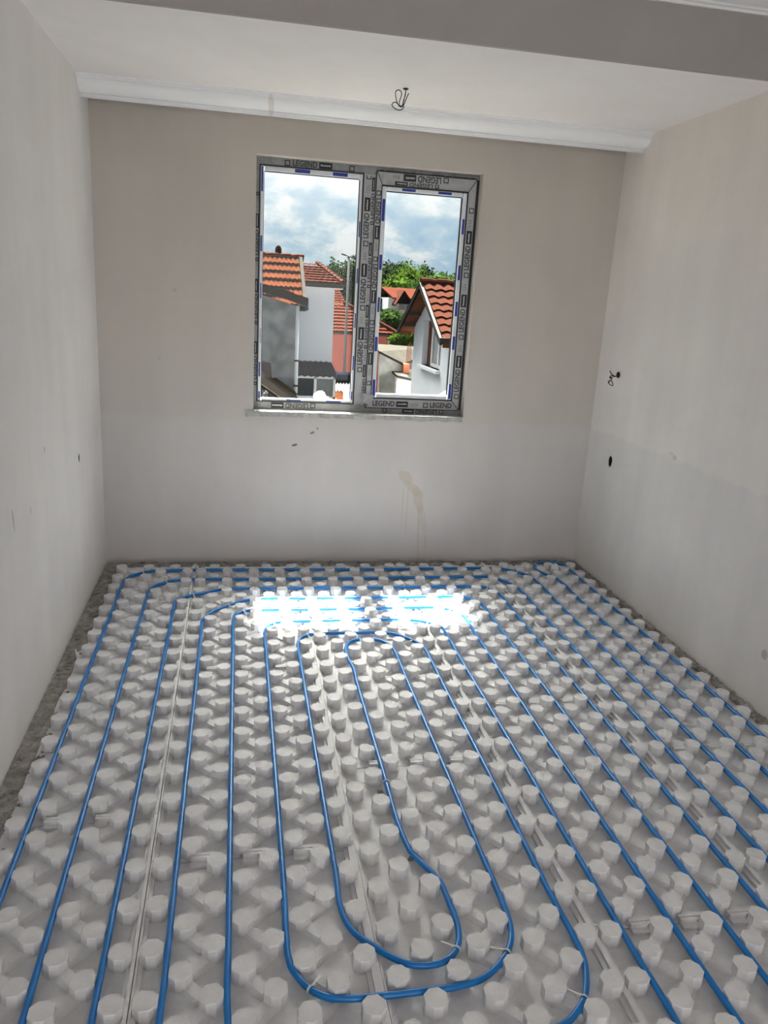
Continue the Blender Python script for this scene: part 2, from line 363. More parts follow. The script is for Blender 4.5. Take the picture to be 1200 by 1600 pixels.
pu = [(YB, 2.822), (YB - 0.012, 2.822), (YB - 0.014, 2.832), (YB - 0.022, 2.834), (YB - 0.024, 2.842)]
for i in range(9):
    th = i / 8 * math.pi / 2
    pu.append((YB - 0.024 - 0.085 * math.sin(th) * 0.5 - 0.085 * 0.5 * i / 8, 2.842 + 0.075 * (1 - math.cos(th)) * 0.5 + 0.0375 * i / 8))
pu += [(YB - 0.12, HU - 0.006), (YB - 0.12, HU), (YB, HU)]
cornice('trim_2', pu, 0.0, W, 'white cornice along the top of the grey step')

# rubble and mortar in the gap round the panels
def rubble(name, x0, x1, y0, y1, h, nx, ny, label, seed):
    r = random.Random(seed); mb = MB(); vs = []
    for i in range(nx + 1):
        for j in range(ny + 1):
            x = x0 + (x1 - x0) * i / nx; y = y0 + (y1 - y0) * j / ny
            edge = 0 if (i in (0, nx) and nx > ny) or (j in (0, ny) and ny >= nx) else 1
            q = noise.noise(Vector((x * 22, y * 22, seed))) * 0.5 + noise.noise(Vector((x * 70, y * 70, seed))) * 0.5
            vs.append((x + r.uniform(-.002, .002), y + r.uniform(-.002, .002), max(0.0005, h * (0.55 + 0.9 * q)) * (1 if edge else 0.3)))
    fs = [(i * (ny + 1) + j, (i + 1) * (ny + 1) + j, (i + 1) * (ny + 1) + j + 1, i * (ny + 1) + j + 1) for i in range(nx) for j in range(ny)]
    mb.add(vs, fs)
    for _ in range(int((x1 - x0 + y1 - y0) * 55)):
        x = r.uniform(x0, x1); y = r.uniform(y0, y1); s = r.uniform(.003, .011)
        mb.lathe([(s * .6, 0), (s, s * .5), (s * .5, s)], 5, (x, y, h * .4))
    ob = mb.build(name, M_mortar); tag(ob, label, 'rubble', kind='stuff'); return ob
rubble('mortar_rubble', 0.002, 0.105, -3.9, -0.01, 0.016, 8, 240, 'crumbled grey mortar in the gap along the blank wall', 3)
rubble('mortar_rubble', 0.10, W - 0.07, -0.10, -0.002, 0.020, 200, 6, 'crumbled grey mortar along the foot of the window wall', 5)
rubble('mortar_rubble', W - 0.065, W - 0.002, -3.9, -0.01, 0.026, 5, 240, 'dark crumbled mortar along the foot of the wired wall', 9)

# ================================================================== FLOOR PANELS
P, Q = 0.0757, 0.1532
BASE_Z, STUD_H = 0.012, 0.040
COLX = [-0.0380, 0.5680, 1.1720, 1.7720, 2.3725]       # first stud column of each panel column
EVEN = [-2.397 + Q / 2, -2.397, -2.397, -2.397 + Q / 2, -2.397]
JOINT = [[-0.085, -1.19, -2.45, -3.67], [-0.085, -1.455, -2.66, -3.89], [-0.085, -1.02, -2.235, -3.46], [-0.085, -0.62, -1.85, -3.055, -4.28], [-0.085, -1.03, -2.24, -3.46]]

def stud_mesh(seed, rough):
    r = random.Random(seed); k = 8; mb = MB(); R = 0.0312
    prof = [(1.0, 0.0), (0.985, STUD_H * 0.55), (1.0, STUD_H - 0.0022), (0.955, STUD_H)]
    vs = []
    for i, (s, z) in enumerate(prof):
        for j in range(k):
            a = math.pi / 8 + 2 * math.pi * j / k; jt = r.uniform(-1, 1) * rough * (0.03 if i >= 2 else 0.01)
            vs.append((R * (s + jt) * math.cos(a), R * (s + jt) * math.sin(a), z + (r.uniform(-1, 1) * rough * 0.0012 if i >= 2 else 0)))
    fs = [(i * k + j, i * k + (j + 1) % k, (i + 1) * k + (j + 1) % k, (i + 1) * k + j) for i in range(3) for j in range(k)]
    vs.append((r.uniform(-.008, .008), r.uniform(-.008, .008), STUD_H + r.uniform(-.0022, .0004) * rough))
    fs += [(3 * k + j, 3 * k + (j + 1) % k, 4 * k) for j in range(k)]
    mb.add(vs, fs); return mb.mesh('stud', M_foam)
STUDS = [stud_mesh(i, 0.5 + 0.25 * i) for i in range(8)]
STUD_POS = []          # (x, y) of all studs, for the pipe to weave between
ROWNAME = ['first', 'second', 'third', 'fourth']
COLNAME = ['beside the exposed concrete strip', 'second column from the concrete strip', 'middle column under the window', 'second column from the wired wall', 'along the foot of the wired wall']
for c in range(5):
    for r_ in range(len(JOINT[c]) - 1):
        y1, y0 = JOINT[c][r_] - 0.0015, JOINT[c][r_ + 1] + 0.0015
        xl = COLX[c] - P / 2 + 0.001; xr = COLX[c] + 7.5 * P - 0.001
        if c < 4: xr = COLX[c + 1] - P / 2 - 0.001
        first = 0
        if c == 0: first = 2; xl = 0.073
        if c == 4: xr = 2.948
        root = empty('insulation_panel', ((xl + xr) / 2, (y0 + y1) / 2, 0.0))
        tag(root, f'studded foam panel, {ROWNAME[r_]} from the window, {COLNAME[c]}', 'insulation panel', 'studded foam floor panels')
        ox, oy = root.location.x, root.location.y
        mb = MB(); rr = random.Random(c * 10 + r_)
        # base sheet; the trimmed edge by the concrete strip is ragged
        if c == 0:
            n = 14; left = []
            for i in range(n + 1):
                yy = y0 + (y1 - y0) * i / n; left.append((xl + rr.uniform(-.006, .006) + (0.012 if r_ == 0 else 0.0) - (0.03 if r_ == 1 and i == n else 0), yy))
            poly = [(xr, y0)] + [(xr, y1)] + left[::-1]
            mb.prism([(a - ox, b - oy) for a, b in poly], 'z', 0.0, BASE_Z)
        elif r_ == 0:
            n = 12; far = []
            for i in range(n + 1):
                far.append((xl + (xr - xl) * i / n, y1 + rr.uniform(-.010, .012)))
            poly = [(xl, y0), (xr, y0)] + far[::-1]
            mb.prism([(a - ox, b - oy) for a, b in poly], 'z', 0.0, BASE_Z)
        else:
            mb.box(xl - ox, xr - ox, y0 - oy, y1 - oy, 0.0, BASE_Z)
        studs = []
        for k in range(first, 8):
            x = COLX[c] + P * k
            ph = EVEN[c] + (Q / 2 if k % 2 else 0)
            i0 = math.ceil((y0 - ph) / Q - 1e-6); i1 = math.floor((y1 - ph) / Q - 1e-6)
            for i in range(i0, i1 + 1):
                y = ph + Q * i
                if y > -0.115: continue
                if c == 2 and k == 2 and -2.75 < y < -2.5: x = COLX[c] + P * k + 0.009
                else: x = COLX[c] + P * k
                studs.append((k, x + rr.uniform(-.0008, .0008), y + rr.uniform(-.001, .001)))
        # low diagonal bridges between the two stud columns of a pipe-free lane
        for a, (k, x, y) in enumerate(studs):
            if k % 2 == 0: continue
            if c == 2 and k == 1: continue
            for (k2, x2, y2) in studs:
                if k2 == k + 1 and abs(abs(y2 - y) - Q / 2) < 0.02:
                    A = Vector((x - ox, y - oy, 0)); B = Vector((x2 - ox, y2 - oy, 0)); d = (B - A).normalized(); nn = Vector((-d.y, d.x, 0))
                    wb_, wt = 0.024, 0.015
                    zt = BASE_Z + 0.0125 + rr.uniform(-.001, .001)
                    mb.hexa([tuple(A - nn * wb_ + Vector((0, 0, BASE_Z))), tuple(B - nn * wb_ + Vector((0, 0, BASE_Z))), tuple(B + nn * wb_ + Vector((0, 0, BASE_Z))), tuple(A + nn * wb_ + Vector((0, 0, BASE_Z)))],
                            [tuple(A - nn * wt + Vector((0, 0, zt))), tuple(B - nn * wt + Vector((0, 0, zt))), tuple(B + nn * wt + Vector((0, 0, zt))), tuple(A + nn * wt + Vector((0, 0, zt)))])
        # tongue along the long edge and lower ledges beside it
        if c < 4:
            w_ = 0.009 if c != 1 else 0.022
            mb.box(xr - ox - w_, xr - ox, y0 - oy, y1 - oy, BASE_Z, BASE_Z + 0.020)
            mb.box(xr - ox - w_ - 0.012, xr - ox - w_, y0 - oy, y1 - oy, BASE_Z, BASE_Z + 0.009)
        if c > 0:
            mb.box(xl - ox, xl - ox + 0.006, y0 - oy, y1 - oy, BASE_Z, BASE_Z + 0.016)
            mb.box(xl - ox + 0.006, xl - ox + 0.017, y0 - oy, y1 - oy, BASE_Z, BASE_Z + 0.008)
        # stepped lips at the short ends, left out where a pipe lane crosses
        for (yy, sg) in ((y0, 1), (y1, -1)):
            if yy > -0.2: continue
            for k in range(3 if c == 0 else 1, 7, 2):
                xa = COLX[c] + P * k - ox; xb = xa + P
                mb.box(xa, xb, min(yy, yy + sg * 0.010) - oy, max(yy, yy + sg * 0.010) - oy, BASE_Z, BASE_Z + 0.022)
                mb.box(xa, xb, min(yy + sg * 0.010, yy + sg * 0.026) - oy, max(yy + sg * 0.010, yy + sg * 0.026) - oy, BASE_Z, BASE_Z + 0.011)
        # shallow moulded rings in the wells
        for (k, x, y) in studs:
            if rr.random() < 0.10 and y > -3.4:
                cx, cy = x - ox + rr.choice((-1, 1)) * 0.012, y - oy + 0.0575
                mb.tube([(cx + 0.008 * math.cos(q * math.pi / 6), cy + 0.008 * math.sin(q * math.pi / 6), BASE_Z + 0.0005) for q in range(12)], 0.0012, 5, True)
        mb.build('board', M_foam, root)
        hidden = MB(); nh = 0
        for (k, x, y) in studs:
            STUD_POS.append((x, y))
            lim = -3.22 - 0.118 * x - 0.12
            me = STUDS[rr.randrange(8) if 0.7 < x < 1.9 or rr.random() < .3 else rr.randrange(3)]
            if y < lim:
                hidden.add([(v.co.x + x - ox, v.co.y + y - oy, v.co.z + BASE_Z) for v in me.vertices], [tuple(p.vertices) for p in me.polygons]); nh += 1
                continue
            s = link('stud', me, root); s.location = (x - ox, y - oy, BASE_Z); s.rotation_euler[2] = rr.choice(range(8)) * math.pi / 4
            if 0.93 < x < 1.06 and -3.06 < y < -2.85: s.scale[2] = rr.uniform(.55, .95); s.rotation_euler[0] = rr.uniform(-.1, .1)
        if nh:
            q = hidden.build('stud_rows', M_foam, root); q['kind'] = 'stuff'
SP = np.array(STUD_POS)

# ================================================================== HEATING PIPES
PR = 0.0087
def leg(x, ya, yb): return [(x, ya), (x, (ya + yb) / 2), (x, yb)]
def corner(*pts): return list(pts)
LX = {1: 0.147, 2: 0.301, 3: 0.4535, 4: 0.606, 5: 0.757, 6: 0.9085, 7: 1.0595}
RX = {1: 2.562, 2: 2.410, 3: 2.262, 4: 2.111, 5: 1.961, 6: 1.810, 7: 1.664, 8: 1.5125}
RY = {n: -0.2145 - Q * (n - 1) for n in range(1, 8)}
cornerL = {1: [(.135, -.50), (.142, -.36), (.188, -.262), (.283, -.222), (.43, -.2145)],
           2: [(.296, -.62), (.297, -.55), (.322, -.462), (.375, -.408), (.45, -.376), (.60, -.368)],
           3: [(.450, -.82), (.452, -.70), (.485, -.635), (.578, -.575), (.677, -.530), (.82, -.521)],
           4: [(.604, -1.05), (.606, -.95), (.647, -.845), (.74, -.752), (.839, -.69), (.92, -.674)],
           5: [(.754, -1.05), (.756, -.96), (.768, -.885), (.82, -.836), (.91, -.827)],
           6: [(.906, -1.21), (.908, -1.10), (.942, -1.015), (1.0, -.985), (1.13, -.98)],
           7: [(1.058, -1.34), (1.061, -1.25), (1.090, -1.170), (1.14, -1.141), (1.21, -1.134)]}
cornerR = {1: [(2.20, -.2145), (2.33, -.222), (2.45, -.258), (2.532, -.345), (2.558, -.48), (2.562, -.68)],
           2: [(2.15, -.368), (2.29, -.378), (2.375, -.425), (2.412, -.53), (2.414, -.73)],
           3: [(1.95, -.521), (2.11, -.528), (2.215, -.565), (2.252, -.66), (2.259, -.83)],
           4: [(1.86, -.674), (2.0, -.682), (2.072, -.716), (2.107, -.80), (2.111, -.93)],
           5: [(1.66, -.827), (1.815, -.845), (1.917, -.892), (1.955, -.96), (1.961, -1.08)],
           6: [(1.56, -.98), (1.665, -.993), (1.745, -1.03), (1.798, -1.10), (1.810, -1.24)],
           7: [(1.46, -1.134), (1.53, -1.15), (1.59, -1.20), (1.64, -1.265), (1.66, -1.35), (1.664, -1.45)]}
def row(n):
    return cornerL[n] + [((cornerL[n][-1][0] * (1 - t) + cornerR[n][0][0] * t), RY[n]) for t in (.25, .5, .75)] + cornerR[n]
def down(x, y0, y1, n=10): return [(x, y0 + (y1 - y0) * i / n) for i in range(1, n)]
def nearbend(xl, xr, yb, r=0.13):
    return [(xl, yb + r), (xl + .03, yb + .04), (xl + r, yb), ((xl + xr) / 2, yb), (xr - r, yb), (xr - .03, yb + .04), (xr, yb + r)]
bend_a = [(1.0595, -2.80), (1.056, -2.90), (1.069, -2.975), (1.093, -3.021), (1.126, -3.056), (1.161, -3.091), (1.205, -3.122), (1.249, -3.132), (1.292, -3.127), (1.327, -3.106), (1.349, -3.072), (1.361, -3.025), (1.362, -2.975), (1.357, -2.91), (1.345, -2.83), (1.320, -2.75), (1.299, -2.66), (1.289, -2.55), (1.287, -2.39), (1.287, -2.25)]
bend_b = [(.9085, -2.80), (.907, -2.905), (.904, -2.983), (.91, -3.056), (.93, -3.117), (.958, -3.163), (.994, -3.190), (1.043, -3.202), (1.145, -3.206), (1.232, -3.206), (1.30, -3.204), (1.375, -3.191), (1.425, -3.163), (1.471, -3.119), (1.50, -3.064), (1.512, -2.99), (1.514, -2.9)]
bend_c = [(.757, -3.20), (.770, -3.29), (.815, -3.345), (.90, -3.357), (1.2, -3.357), (1.44, -3.352), (1.544, -3.328), (1.583, -3.303), (1.617, -3.272), (1.650, -3.215), (1.670, -3.158), (1.676, -3.09), (1.670, -3.0), (1.665, -2.9)]
apex = [(1.287, -1.60), (1.280, -1.50), (1.262, -1.42), (1.263, -1.35), (1.279, -1.285), (1.308, -1.234), (1.358, -1.211), (1.407, -1.208), (1.459, -1.226), (1.494, -1.271), (1.510, -1.333), (1.5125, -1.42)]
path = [(RX[1], -4.25)] + down(RX[1], -4.25, -.68, 14) + row(1)[::-1] + down(LX[1], -.5, -3.75, 14)
path += nearbend(LX[1], RX[3], -3.97) + down(RX[3], -3.8, -.83, 12) + row(3)[::-1] + down(LX[3], -.82, -3.45, 12)
path += nearbend(LX[3], RX[5], -3.66) + down(RX[5], -3.5, -1.08, 10) + row(5)[::-1] + down(LX[5], -1.05, -3.2, 10)
path += bend_c + down(RX[7], -2.9, -1.45, 8) + row(7)[::-1] + down(LX[7], -1.34, -2.8, 8)
path += bend_a + down(1.287, -2.25, -1.60, 5) + apex + down(RX[8], -1.42, -2.9, 8) + bend_b[::-1] + down(LX[6], -2.8, -1.21, 8)
path += row(6) + down(RX[6], -1.24, -3.35, 10) + nearbend(LX[4], RX[6], -3.51)[::-1] + down(LX[4], -3.3, -1.05, 10)
path += row(4) + down(RX[4], -.93, -3.6, 12) + nearbend(LX[2], RX[4], -3.815)[::-1] + down(LX[2], -3.6, -.62, 12)
path += row(2) + down(RX[2], -.73, -4.25, 14) + [(RX[2], -4.25)]
path2 = [(2.7125, -4.25)] + down(2.7125, -4.25, -.545, 14) + [(2.7125, -.545), (2.70, -.466), (2.672, -.385), (2.642, -.311), (2.636, -.225), (2.664, -.155), (2.71, -.125), (2.76, -.118), (2.82, -.125), (2.856, -.165), (2.862, -.25), (2.8635, -.37)] + down(2.8635, -.37, -4.25, 14) + [(2.8635, -4.25)]

def catmull(pts, step=0.014):
    p = np.array(pts, float); keep = [0]
    for i in range(1, len(p)):
        if np.linalg.norm(p[i] - p[keep[-1]]) > 1e-4: keep.append(i)
    p = p[keep]; p = np.vstack([2 * p[0] - p[1], p, 2 * p[-1] - p[-2]]); out = []
    for i in range(1, len(p) - 2):
        p0, p1, p2, p3 = p[i - 1], p[i], p[i + 1], p[i + 2]
        t0 = 0; t1 = t0 + np.linalg.norm(p1 - p0) ** .5; t2 = t1 + np.linalg.norm(p2 - p1) ** .5; t3 = t2 + np.linalg.norm(p3 - p2) ** .5
        n = max(1, int(np.linalg.norm(p2 - p1) / step)); t = np.linspace(t1, t2, n, endpoint=False)[:, None]
        a1 = (t1 - t) / (t1 - t0) * p0 + (t - t0) / (t1 - t0) * p1; a2 = (t2 - t) / (t2 - t1) * p1 + (t - t1) / (t2 - t1) * p2; a3 = (t3 - t) / (t3 - t2) * p2 + (t - t2) / (t3 - t2) * p3
        b1 = (t2 - t) / (t2 - t0) * a1 + (t - t0) / (t2 - t0) * a2; b2 = (t3 - t) / (t3 - t1) * a2 + (t - t1) / (t3 - t1) * a3
        out.append((t2 - t) / (t2 - t1) * b1 + (t - t1) / (t2 - t1) * b2)
    out.append(p[-2:-1]); return np.vstack(out)
def relax(base, iters=60):
    """push the pipe off the studs it would cut through; only the correction is smoothed, so bends keep their sweep"""
    disp = np.zeros_like(base); dmin = 0.0275 + PR
    for it in range(iters):
        for _ in range(5 if it < iters - 6 else 2): disp[1:-1] = disp[1:-1] * 0.5 + (disp[:-2] + disp[2:]) * 0.25
        q = base + disp
        for s in range(0, len(q), 600):
            blk = q[s:s + 600]; d = blk[:, None, :] - SP[None]; r = np.linalg.norm(d, axis=2); j = r.argmin(1); rm = r[np.arange(len(blk)), j]
            hit = rm < dmin
            dirv = d[np.arange(len(blk)), j] / np.maximum(rm, 1e-6)[:, None]
            disp[s:s + 600][hit] += dirv[hit] * (dmin - rm[hit])[:, None] * 0.6
    return base + disp
PIPE_Z = BASE_Z + PR + 0.0165
pipes = []
for pts, lab in ((path, 'long blue plastic heating pipe spiralling over most of the studded floor'), (path2, 'blue plastic heating pipe doubling back in the corner by the wired wall')):
    q = relax(catmull(pts)); pipes.append(q)
    p3 = [(x, y, PIPE_Z + 0.0012 * math.sin(i * .05)) for i, (x, y) in enumerate(q)]
    ob = MB().tube(p3, PR, 10).build('heating_pipe', M_pipe, None, True)
    tag(ob, lab, 'pipe', 'blue heating pipes')

# white ties that hold the bends
ALLP = np.vstack(pipes)
TIES = [(.229, -.225), (.375, -.405), (.532, -.60), (.731, -.76), (.813, -.84), (.955, -1.002), (1.119, -1.15), (1.366, -1.211), (1.624, -1.24), (1.752, -1.035), (1.903, -.88), (2.218, -.566), (2.34, -.405), (2.497, -.30), (1.29, -2.36), (1.337, -3.098), (1.474, -3.116), (1.618, -3.27), (.955, -3.16), (2.664, -.155)]
TIELAB = {14: 'dusty tie with dark mortar holding the inner pipe leg mid floor', 15: 'white cable tie on the innermost pipe loop nearest the viewer', 16: 'white cable tie on the middle pipe bend nearest the viewer', 17: 'white cable tie on the widest pipe bend nearest the viewer', 18: 'white cable tie on the pipe bend beside broken foam studs', 7: 'white cable tie at the tip of the central hairpin', 19: 'white cable tie on the pipe bend in the wired corner'}
for i, nm in enumerate(('outermost', 'second', 'third', 'fourth', 'fifth', 'sixth', 'seventh')):
    TIELAB[i] = f'white cable tie on the {nm} pipe bend near the window, concrete-strip side'
for i, nm in ((8, 'innermost'), (9, 'next to innermost'), (10, 'third from the middle'), (11, 'third from the outside'), (12, 'second from the outside'), (13, 'outermost')):
    TIELAB[i] = f'white cable tie on the {nm} pipe bend near the window, wired-wall side'
for i, tpos in enumerate(TIES):
    j = int(np.argmin(np.linalg.norm(ALLP - np.array(tpos), axis=1))); j = min(max(j, 1), len(ALLP) - 2)
    c = ALLP[j]; t = ALLP[j + 1] - ALLP[j - 1]; t = Vector((t[0], t[1], 0)).normalized(); n = Vector((-t.y, t.x, 0))
    inner = Vector((1.3, -1.9 if c[1] > -2.5 else -2.6, 0)) - Vector((c[0], c[1], 0))
    if n.dot(inner) < 0: n = -n
    root = empty('cable_tie', (c[0], c[1], PIPE_Z))
    tag(root, TIELAB[i], 'cable tie', 'white ties holding the pipe bends')
    rg = MB(); k = 14
    for off in (-0.0012, 0.0012):
        rg.tube([tuple(n * ((PR + .0016) * math.cos(2 * math.pi * a / k)) + Vector((0, 0, (PR + .0016) * math.sin(2 * math.pi * a / k))) + t * off) for a in range(k)], 0.0016, 6, True)
    rg.build('loop', M_tie, root, True)
    e_ = n * 0.045 + t * 0.006
    MB().beam(n * 0.009 + Vector((0, 0, .006)), e_ + Vector((0, 0, .000)), 0.0042, 0.0016).build('tail', M_tie, root)
    MB().beam(n * 0.009 + Vector((0, 0, .002)), n * 0.017 + Vector((0, 0, .002)), 0.0065, 0.005).build('head', M_tie, root)
# foam offcut standing in the wired corner, and small crumbs of mortar
mb = MB(); prof = [(.026, 0), (.027, .02), (.025, .045), (.020, .062), (.010, .071)]
mb.lathe(prof, 9); vs = []
for v in mb.v: vs.append((v[0] * (1 + .12 * noise.noise(Vector(v) * 60)), v[1] * (1 + .12 * noise.noise(Vector(v) * 55)), v[2]))
mb.v = vs
o = mb.build('foam_offcut', M_foam); o.location = (2.757, -0.262, BASE_Z); tag(o, 'white rounded foam offcut standing in the wired corner', 'foam offcut')
def crumb(p, s, seed, label):
    r = random.Random(seed); mb = MB().lathe([(s * .7, 0), (s, s * .35), (s * .8, s * .7), (s * .3, s * .85)], 8)
    mb.v = [(v[0] * r.uniform(.6, 1.3) * 1.4, v[1] * r.uniform(.6, 1.3), v[2] * r.uniform(.8, 1.2)) for v in mb.v]
    o = mb.build('mortar_crumb', M_mortar); o.location = p; o.rotation_euler[2] = r.uniform(0, 3); tag(o, label, 'crumb')
crumb((1.262, -2.385, BASE_Z), .010, 1, 'dark mortar crumb by the tie on the inner pipe leg')
crumb((1.30, -2.72, BASE_Z), .008, 2, 'tiny dark crumb beside the innermost pipe bend')
crumb((1.243, -1.385, BASE_Z), .009, 3, 'dark crumb beside the tip of the central hairpin')

# ================================================================== WINDOW
win = empty('window_1', ((OX0 + OX1) / 2, 0.12, OZ0)); struct(win, 'two-light plastic window still wrapped in printed protective film', 'window')
wx, wy, wz = win.location
YF = 0.100                               # room-side face of the fixed frame
YS = 0.082                               # room-side face of the opening sash
def wbox(name, mat, boxes, parent=None, bevel=0.0015):
    mb = MB()
    for b in boxes: mb.box(b[0] - wx, b[1] - wx, b[2] - wy, b[3] - wy, b[4] - wz, b[5] - wz)
    return mb.build(name, mat, parent or win, bevel=bevel)
FX0, FX1, FZ0, FZ1 = OX0, OX1, OZ0, OZ1
GX0, GX1, GZ0, GZ1 = 0.908, 1.444, 1.026, 2.284      # glass of the fixed light
SX0, SX1, SZ0, SZ1 = 1.541, 2.130, 0.990, 2.333      # sash outline
HX0, HX1, HZ0, HZ1 = 1.603, 2.050, 1.078, 2.231      # glass of the sash
frame = wbox('outer_frame', M_filmshaded, [(FX0, 0.884, YF, .165, FZ0, FZ1), (0.884, FX1, YF, .165, 2.318, FZ1), (0.884, FX1, YF, .165, FZ0, 1.004), (2.122, FX1, YF, .165, 1.004, 2.318)])
mull = wbox('mullion', M_film, [(1.467, 1.560, YF, .165, 1.004, 2.318)])
gask = wbox('gasket', M_ink, [(0.880, 0.8875, YF - .003, .12, 1.004, 2.318), (1.4635, 1.470, YF - .003, .12, 1.004, 2.318), (0.884, 1.467, YF - .003, .12, 2.3145, 2.3205), (0.884, 1.467, YF - .003, .12, 1.002, 1.0075),
      (GX0 - .003, GX0, .116, .125, GZ0, GZ1), (GX1, GX1 + .0045, .116, .125, GZ0, GZ1), (GX0, GX1, .116, .125, GZ1, GZ1 + .004), (GX0, GX1, .116, .125, GZ0 - .004, GZ0)], bevel=0)
def bead(x0, x1, z0, z1, yf, depth, dashes, vert):
    b = wbox('glazing_bead', M_bead, [(x0, x1, yf, depth, z0, z1)], bevel=0.003)
    if dashes:
        mb = MB()
        for (a, l, off) in dashes:
            if vert: mb.box(x0 + off - wx, x1 - .004 - wx, yf - .0006 - wy, yf + .001 - wy, a - wz, a + l - wz)
            else: mb.box(a - wx, a + l - wx, yf - .0006 - wy, yf + .001 - wy, z0 + .004 - wz, z1 - off - wz)
        mb.build('blue_print', M_blue, b)
bead(.8875, GX0 - .003, 1.0075, 2.3145, YF + .004, .125, [(2.18, .13, .004), (1.86, .085, .004), (1.60, .085, .006), (1.345, .085, .01), (1.15, .085, .004), (1.022, .04, .004)], True)
bead(GX1 + .0045, 1.4635, 1.0075, 2.3145, YF + .004, .125, [(1.975, .085, .004), (1.715, .085, .004), (1.46, .085, .004), (1.21, .085, .004), (1.03, .05, .004)], True)
bead(.910, 1.447, GZ1 + .004, 2.3145, YF + .004, .125, [(1.077, .085, .004), (1.29, .085, .004)], False)
bead(.910, 1.447, 1.0075, GZ0 - .004, YF + .004, .125, [(1.06, .085, .002), (1.30, .09, .002)], False)
sash = wbox('opening_sash', M_film, [(SX0, 1.572, YS, .155, SZ0, SZ1), (2.083, SX1, YS, .155, SZ0, SZ1), (1.572, 2.083, YS, .155, 2.262, SZ1), (1.572, 2.083, YS, .155, SZ0, 1.048)])
wbox('sash_gasket', M_ink, [(SX0 - .004, SX0, YS + .004, .12, SZ0, SZ1), (SX1, FX1 - .001, YS + .004, .12, SZ0, SZ1), (SX0, SX1, YS + .004, .12, SZ1, SZ1 + .008), (SX0, SX1, YS + .004, .12, SZ0 - .005, SZ0),
      (1.569, 1.575, YS - .002, .11, 1.048, 2.262), (2.079, 2.086, YS - .002, .11, 1.048, 2.262), (1.572, 2.083, YS - .002, .11, 2.258, 2.266), (1.572, 2.083, YS - .002, .11, 1.045, 1.052),
      (HX0 - .003, HX0, .102, .112, HZ0, HZ1), (HX1, HX1 + .006, .100, .112, HZ0, HZ1), (HX0, HX1, .100, .112, HZ1, HZ1 + .005), (HX0, HX1, .102, .112, HZ0 - .003, HZ0)], sash, bevel=0)
# mitre lines of the sash corners
ml = MB()
for (a, b) in (((SX0, SZ1), (1.575, 2.262)), ((SX1, SZ1), (2.083, 2.262)), ((SX0, SZ0), (1.575, 1.048)), ((SX1, SZ0), (2.083, 1.048))):
    ml.beam((a[0] - wx, YS - .0004 - wy, a[1] - wz), (b[0] - wx, YS - .0004 - wy, b[1] - wz), .004, .001, (0, 1, 0))
ml.build('mitre_joint', M_ink, sash)
YBs = YS + .003
bead(1.575, HX0 - .003, 1.052, 2.258, YBs, .112, [(2.07, .12, .004), (1.80, .085, .004), (1.56, .085, .008), (1.33, .085, .004), (1.06, .10, .004)], True)
bead(HX1 + .006, 2.079, 1.052, 2.258, YBs, .112, [(2.03, .085, .006), (1.77, .085, .004), (1.56, .085, .004), (1.36, .08, .004), (1.06, .09, .004)], True)
bead(1.605, 2.051, HZ1 + .005, 2.258, YBs, .112, [(1.69, .08, .004), (1.905, .08, .004)], False)
bead(1.605, 2.051, 1.052, HZ0 - .003, YBs, .112, [], False)
pane1 = wbox('pane', M_glass, [(GX0 - .008, GX1 + .008, .1255, .1295, GZ0 - .008, GZ1 + .008)], bevel=0)
pane2 = wbox('pane', M_glass, [(HX0 - .008, HX1 + .008, .1125, .1165, HZ0 - .008, HZ1 + .008)], sash, bevel=0)

